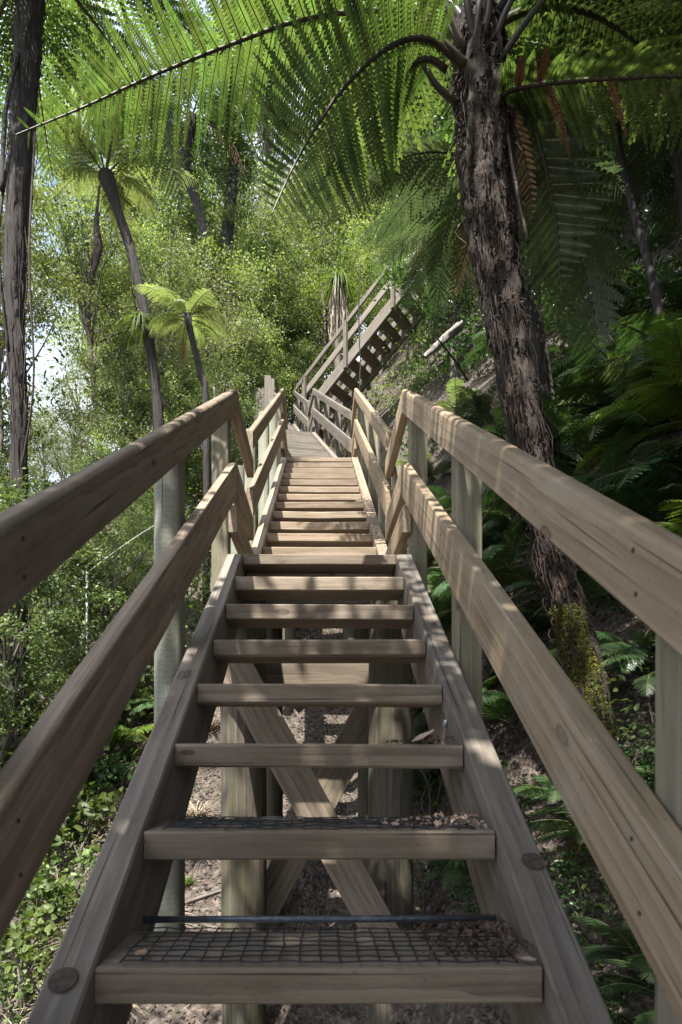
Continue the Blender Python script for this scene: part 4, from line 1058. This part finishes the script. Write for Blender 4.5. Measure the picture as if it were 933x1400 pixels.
# dry grass and twigs lying on the slope left of the stairs
g = random.Random(21); pp = []
for i in range(900):
    y = g.uniform(3.9, 7.6); x = -1.3 - abs(g.gauss(0, .6)); z = gz(x, y)
    a = g.uniform(0, 6.283); L = g.uniform(.08, .34); o = Vector((math.cos(a), math.sin(a), 0)); sd = o.cross(Vector((0, 0, 1)))
    b0 = Vector((x, y, z + g.uniform(0, .05))); m_ = b0 + o * L * .5 + sd * g.uniform(-.06, .06); e_ = b0 + o * L + sd * g.uniform(-.1, .1)
    m_.z = gz(m_.x, m_.y) + g.uniform(.03, .14); e_.z = gz(e_.x, e_.y) + g.uniform(0, .10)
    v, f = tube_arr(smooth_path([b0, m_, e_], 5), np.array([1, 1, .9, .7, .4]) * g.uniform(.0018, .0042), 4, False); pp.append((v, f, 0))
V, F, _ = merge(pp)
obj('dry_grass', mesh_np('dry_grass', V, F, M['straw']), kind='stuff', label='pale dry grass stalks and twigs on the slope left of the stairs')
# strap-leaved perching plants on trunks
for (px, py, Y, s, lab) in [(193, 440, 10.75, .95, 'spiky strap-leaved clump perched on the leaning fern trunk'), (463, 388, 18.5, 2.0, 'drooping strap-leaved clump left of the high diagonal flight')]:
    tag(obj('perching_lily', LILY, Matrix.Translation(P(px, py, Y)) @ Matrix.Scale(s, 4)), lab, 'plant')
e = empty('cabbage_tree', P(462, 520, 18.6), 'palm-like tree with grey dead-leaf skirt left of the high flight', 'tree')
V, F = tube_arr(smooth_path(rooted([P(462, 500, 18.6), P(461, 440, 18.6), P(463, 385, 18.6)]), 12), .12, 10)
obj('trunk', mesh_np('trunk', V, F, M['bark'], smooth=True), None, e)
V, F, _ = fibre_strips(smooth_path([P(462, 470, 18.6), P(463, 385, 18.6)], 20), np.full(20, .18), 140, 4, .5, 1.2, .014, .15, .5, 1)
obj('dead_leaf_skirt', mesh_np('dead_leaf_skirt', V, F, M['fibre_pale']), None, e, kind='stuff')
# ------------------------------------------------------------------ small things
e = empty('fallen_log', P(585, 490, 9.0), 'pale broken log leaning on the bank right of the high flight', 'log')
V, F, _, _ = fibre_trunk([P(580, 488, 9.0), P(596, 475, 9.05), P(612, 459, 9.1), P(630, 445, 9.2)], [.03, .05, .055, .06], 4, 14, 40, .7, .4)
obj('stem', mesh_np('stem', V, F, M['log'], smooth=True), None, e)
V, F = tube_arr(smooth_path([P(492, 360, 8.6), P(491, 440, 8.55), P(493, 500, 8.6), P(492, 545, 8.6), Vector((.6, 8.7, gz(.6, 8.7)))], 20), .009, 6)
tag(obj('hanging_vine', mesh_np('hanging_vine', V, F, M['bark_dark'], smooth=True)), 'thin upright vine in front of the high diagonal flight', 'vine')
V, F = tube_arr(smooth_path([P(136, 255, 10.9), P(132, 300, 10.8), P(134, 340, 10.8), P(128, 375, 10.8)], 14), np.array([.02] * 3 + list(np.linspace(.03, .085, 6)) + list(np.linspace(.08, .02, 5))), 7)
tag(obj('dead_frond', mesh_np('dead_frond', V, F, M['fibre'], smooth=True)), 'furled brown dead frond hanging beneath the leaning tree fern crown', 'dead frond')
for i, (c, r, lab) in enumerate([([P(2, 260, 5.6), P(8, 150, 5.7), P(28, 60, 5.9)], .02, 'dark vine looping left of the left-edge trunk'),
                                  ([P(48, 180, 5.8), P(40, 350, 5.7), P(46, 520, 5.8), P(30, 640, 5.9)], .010, 'grey vine hanging down the left-edge trunk'),
                                  ([P(14, 200, 5.7), P(-2, 330, 5.6), P(12, 480, 5.8)], .014, 'thick vine hanging on the left side of that dark trunk')]):
    V, F = tube_arr(smooth_path(c, 20), r, 6)
    tag(obj('vine', mesh_np('vine', V, F, M['bark_dark' if i != 1 else 'fibre'], smooth=True)), lab, 'vine')
b0 = P(119, 885, 6.6); b0.z = min(b0.z, gz(b0.x, b0.y) - .05)
V, F = tube_arr([b0, P(119, 840, 6.6), P(118.5, 781, 6.6)], .0115, 10)
tag(obj('marker_pipe', mesh_np('marker_pipe', V, F, M['white'], smooth=True)), 'thin white upright pipe among the shrubs left of the post', 'pipe')
V, F = tube_arr(smooth_path([P(119, 783, 6.6), P(160, 752, 6.9), P(205, 722, 7.2), P(262, 690, 7.8)], 14), .0032, 5)
tag(obj('guy_wire', mesh_np('guy_wire', V, F, M['wire'], smooth=True)), 'thin pale wire running up from the white pipe', 'wire')
# leaning bare stems on the bank and branches in the forest
for i, (c, r, m_, lab) in enumerate([([P(762, 600, 5.2), P(742, 450, 5.4), P(728, 320, 5.6), P(735, 180, 5.8)], .028, 'bark_dark', 'mossy bare stem just right of the big fern trunk'),
                                      ([P(900, 420, 5.6), P(865, 280, 5.8), P(845, 180, 6.0), P(850, 80, 6.2)], .045, 'bark_dark', 'bare dark stem on the upper right bank'),
                                      ([P(640, 520, 6.4), P(620, 490, 6.2), P(598, 462, 6.0)], .012, 'stalk', 'short dark broken twig beside the big fern trunk'),
                                      ([P(840, 470, 4.6), P(800, 420, 4.5), P(780, 380, 4.4)], .012, 'bark', 'thin slanting twig on the dark right bank'),
                                      ([P(215, 1243, 4.5), P(262, 1236, 4.5), P(306, 1236, 4.5)], .018, 'bark', 'fallen stick on the dirt behind the support pole')]):
    if i == 4: c = [Vector((p.x, p.y, gz(p.x, p.y) + .02)) for p in c]
    elif i < 2: c = [Vector((c[0].x, c[0].y, gz(c[0].x, c[0].y) - .1))] + c[0 if c[0].z > gz(c[0].x, c[0].y) else 1:]
    V, F = tube_arr(smooth_path(c, 20), np.linspace(r, r * .6, 20), 8)
    tag(obj('bare_stem', mesh_np('bare_stem', V, F, M[m_], smooth=True)), lab, 'stem' if i < 4 else 'stick')
print('objects', len(bpy.data.objects), 'tris', sum(len(m.loops) - 2 * len(m.polygons) for m in bpy.data.meshes))
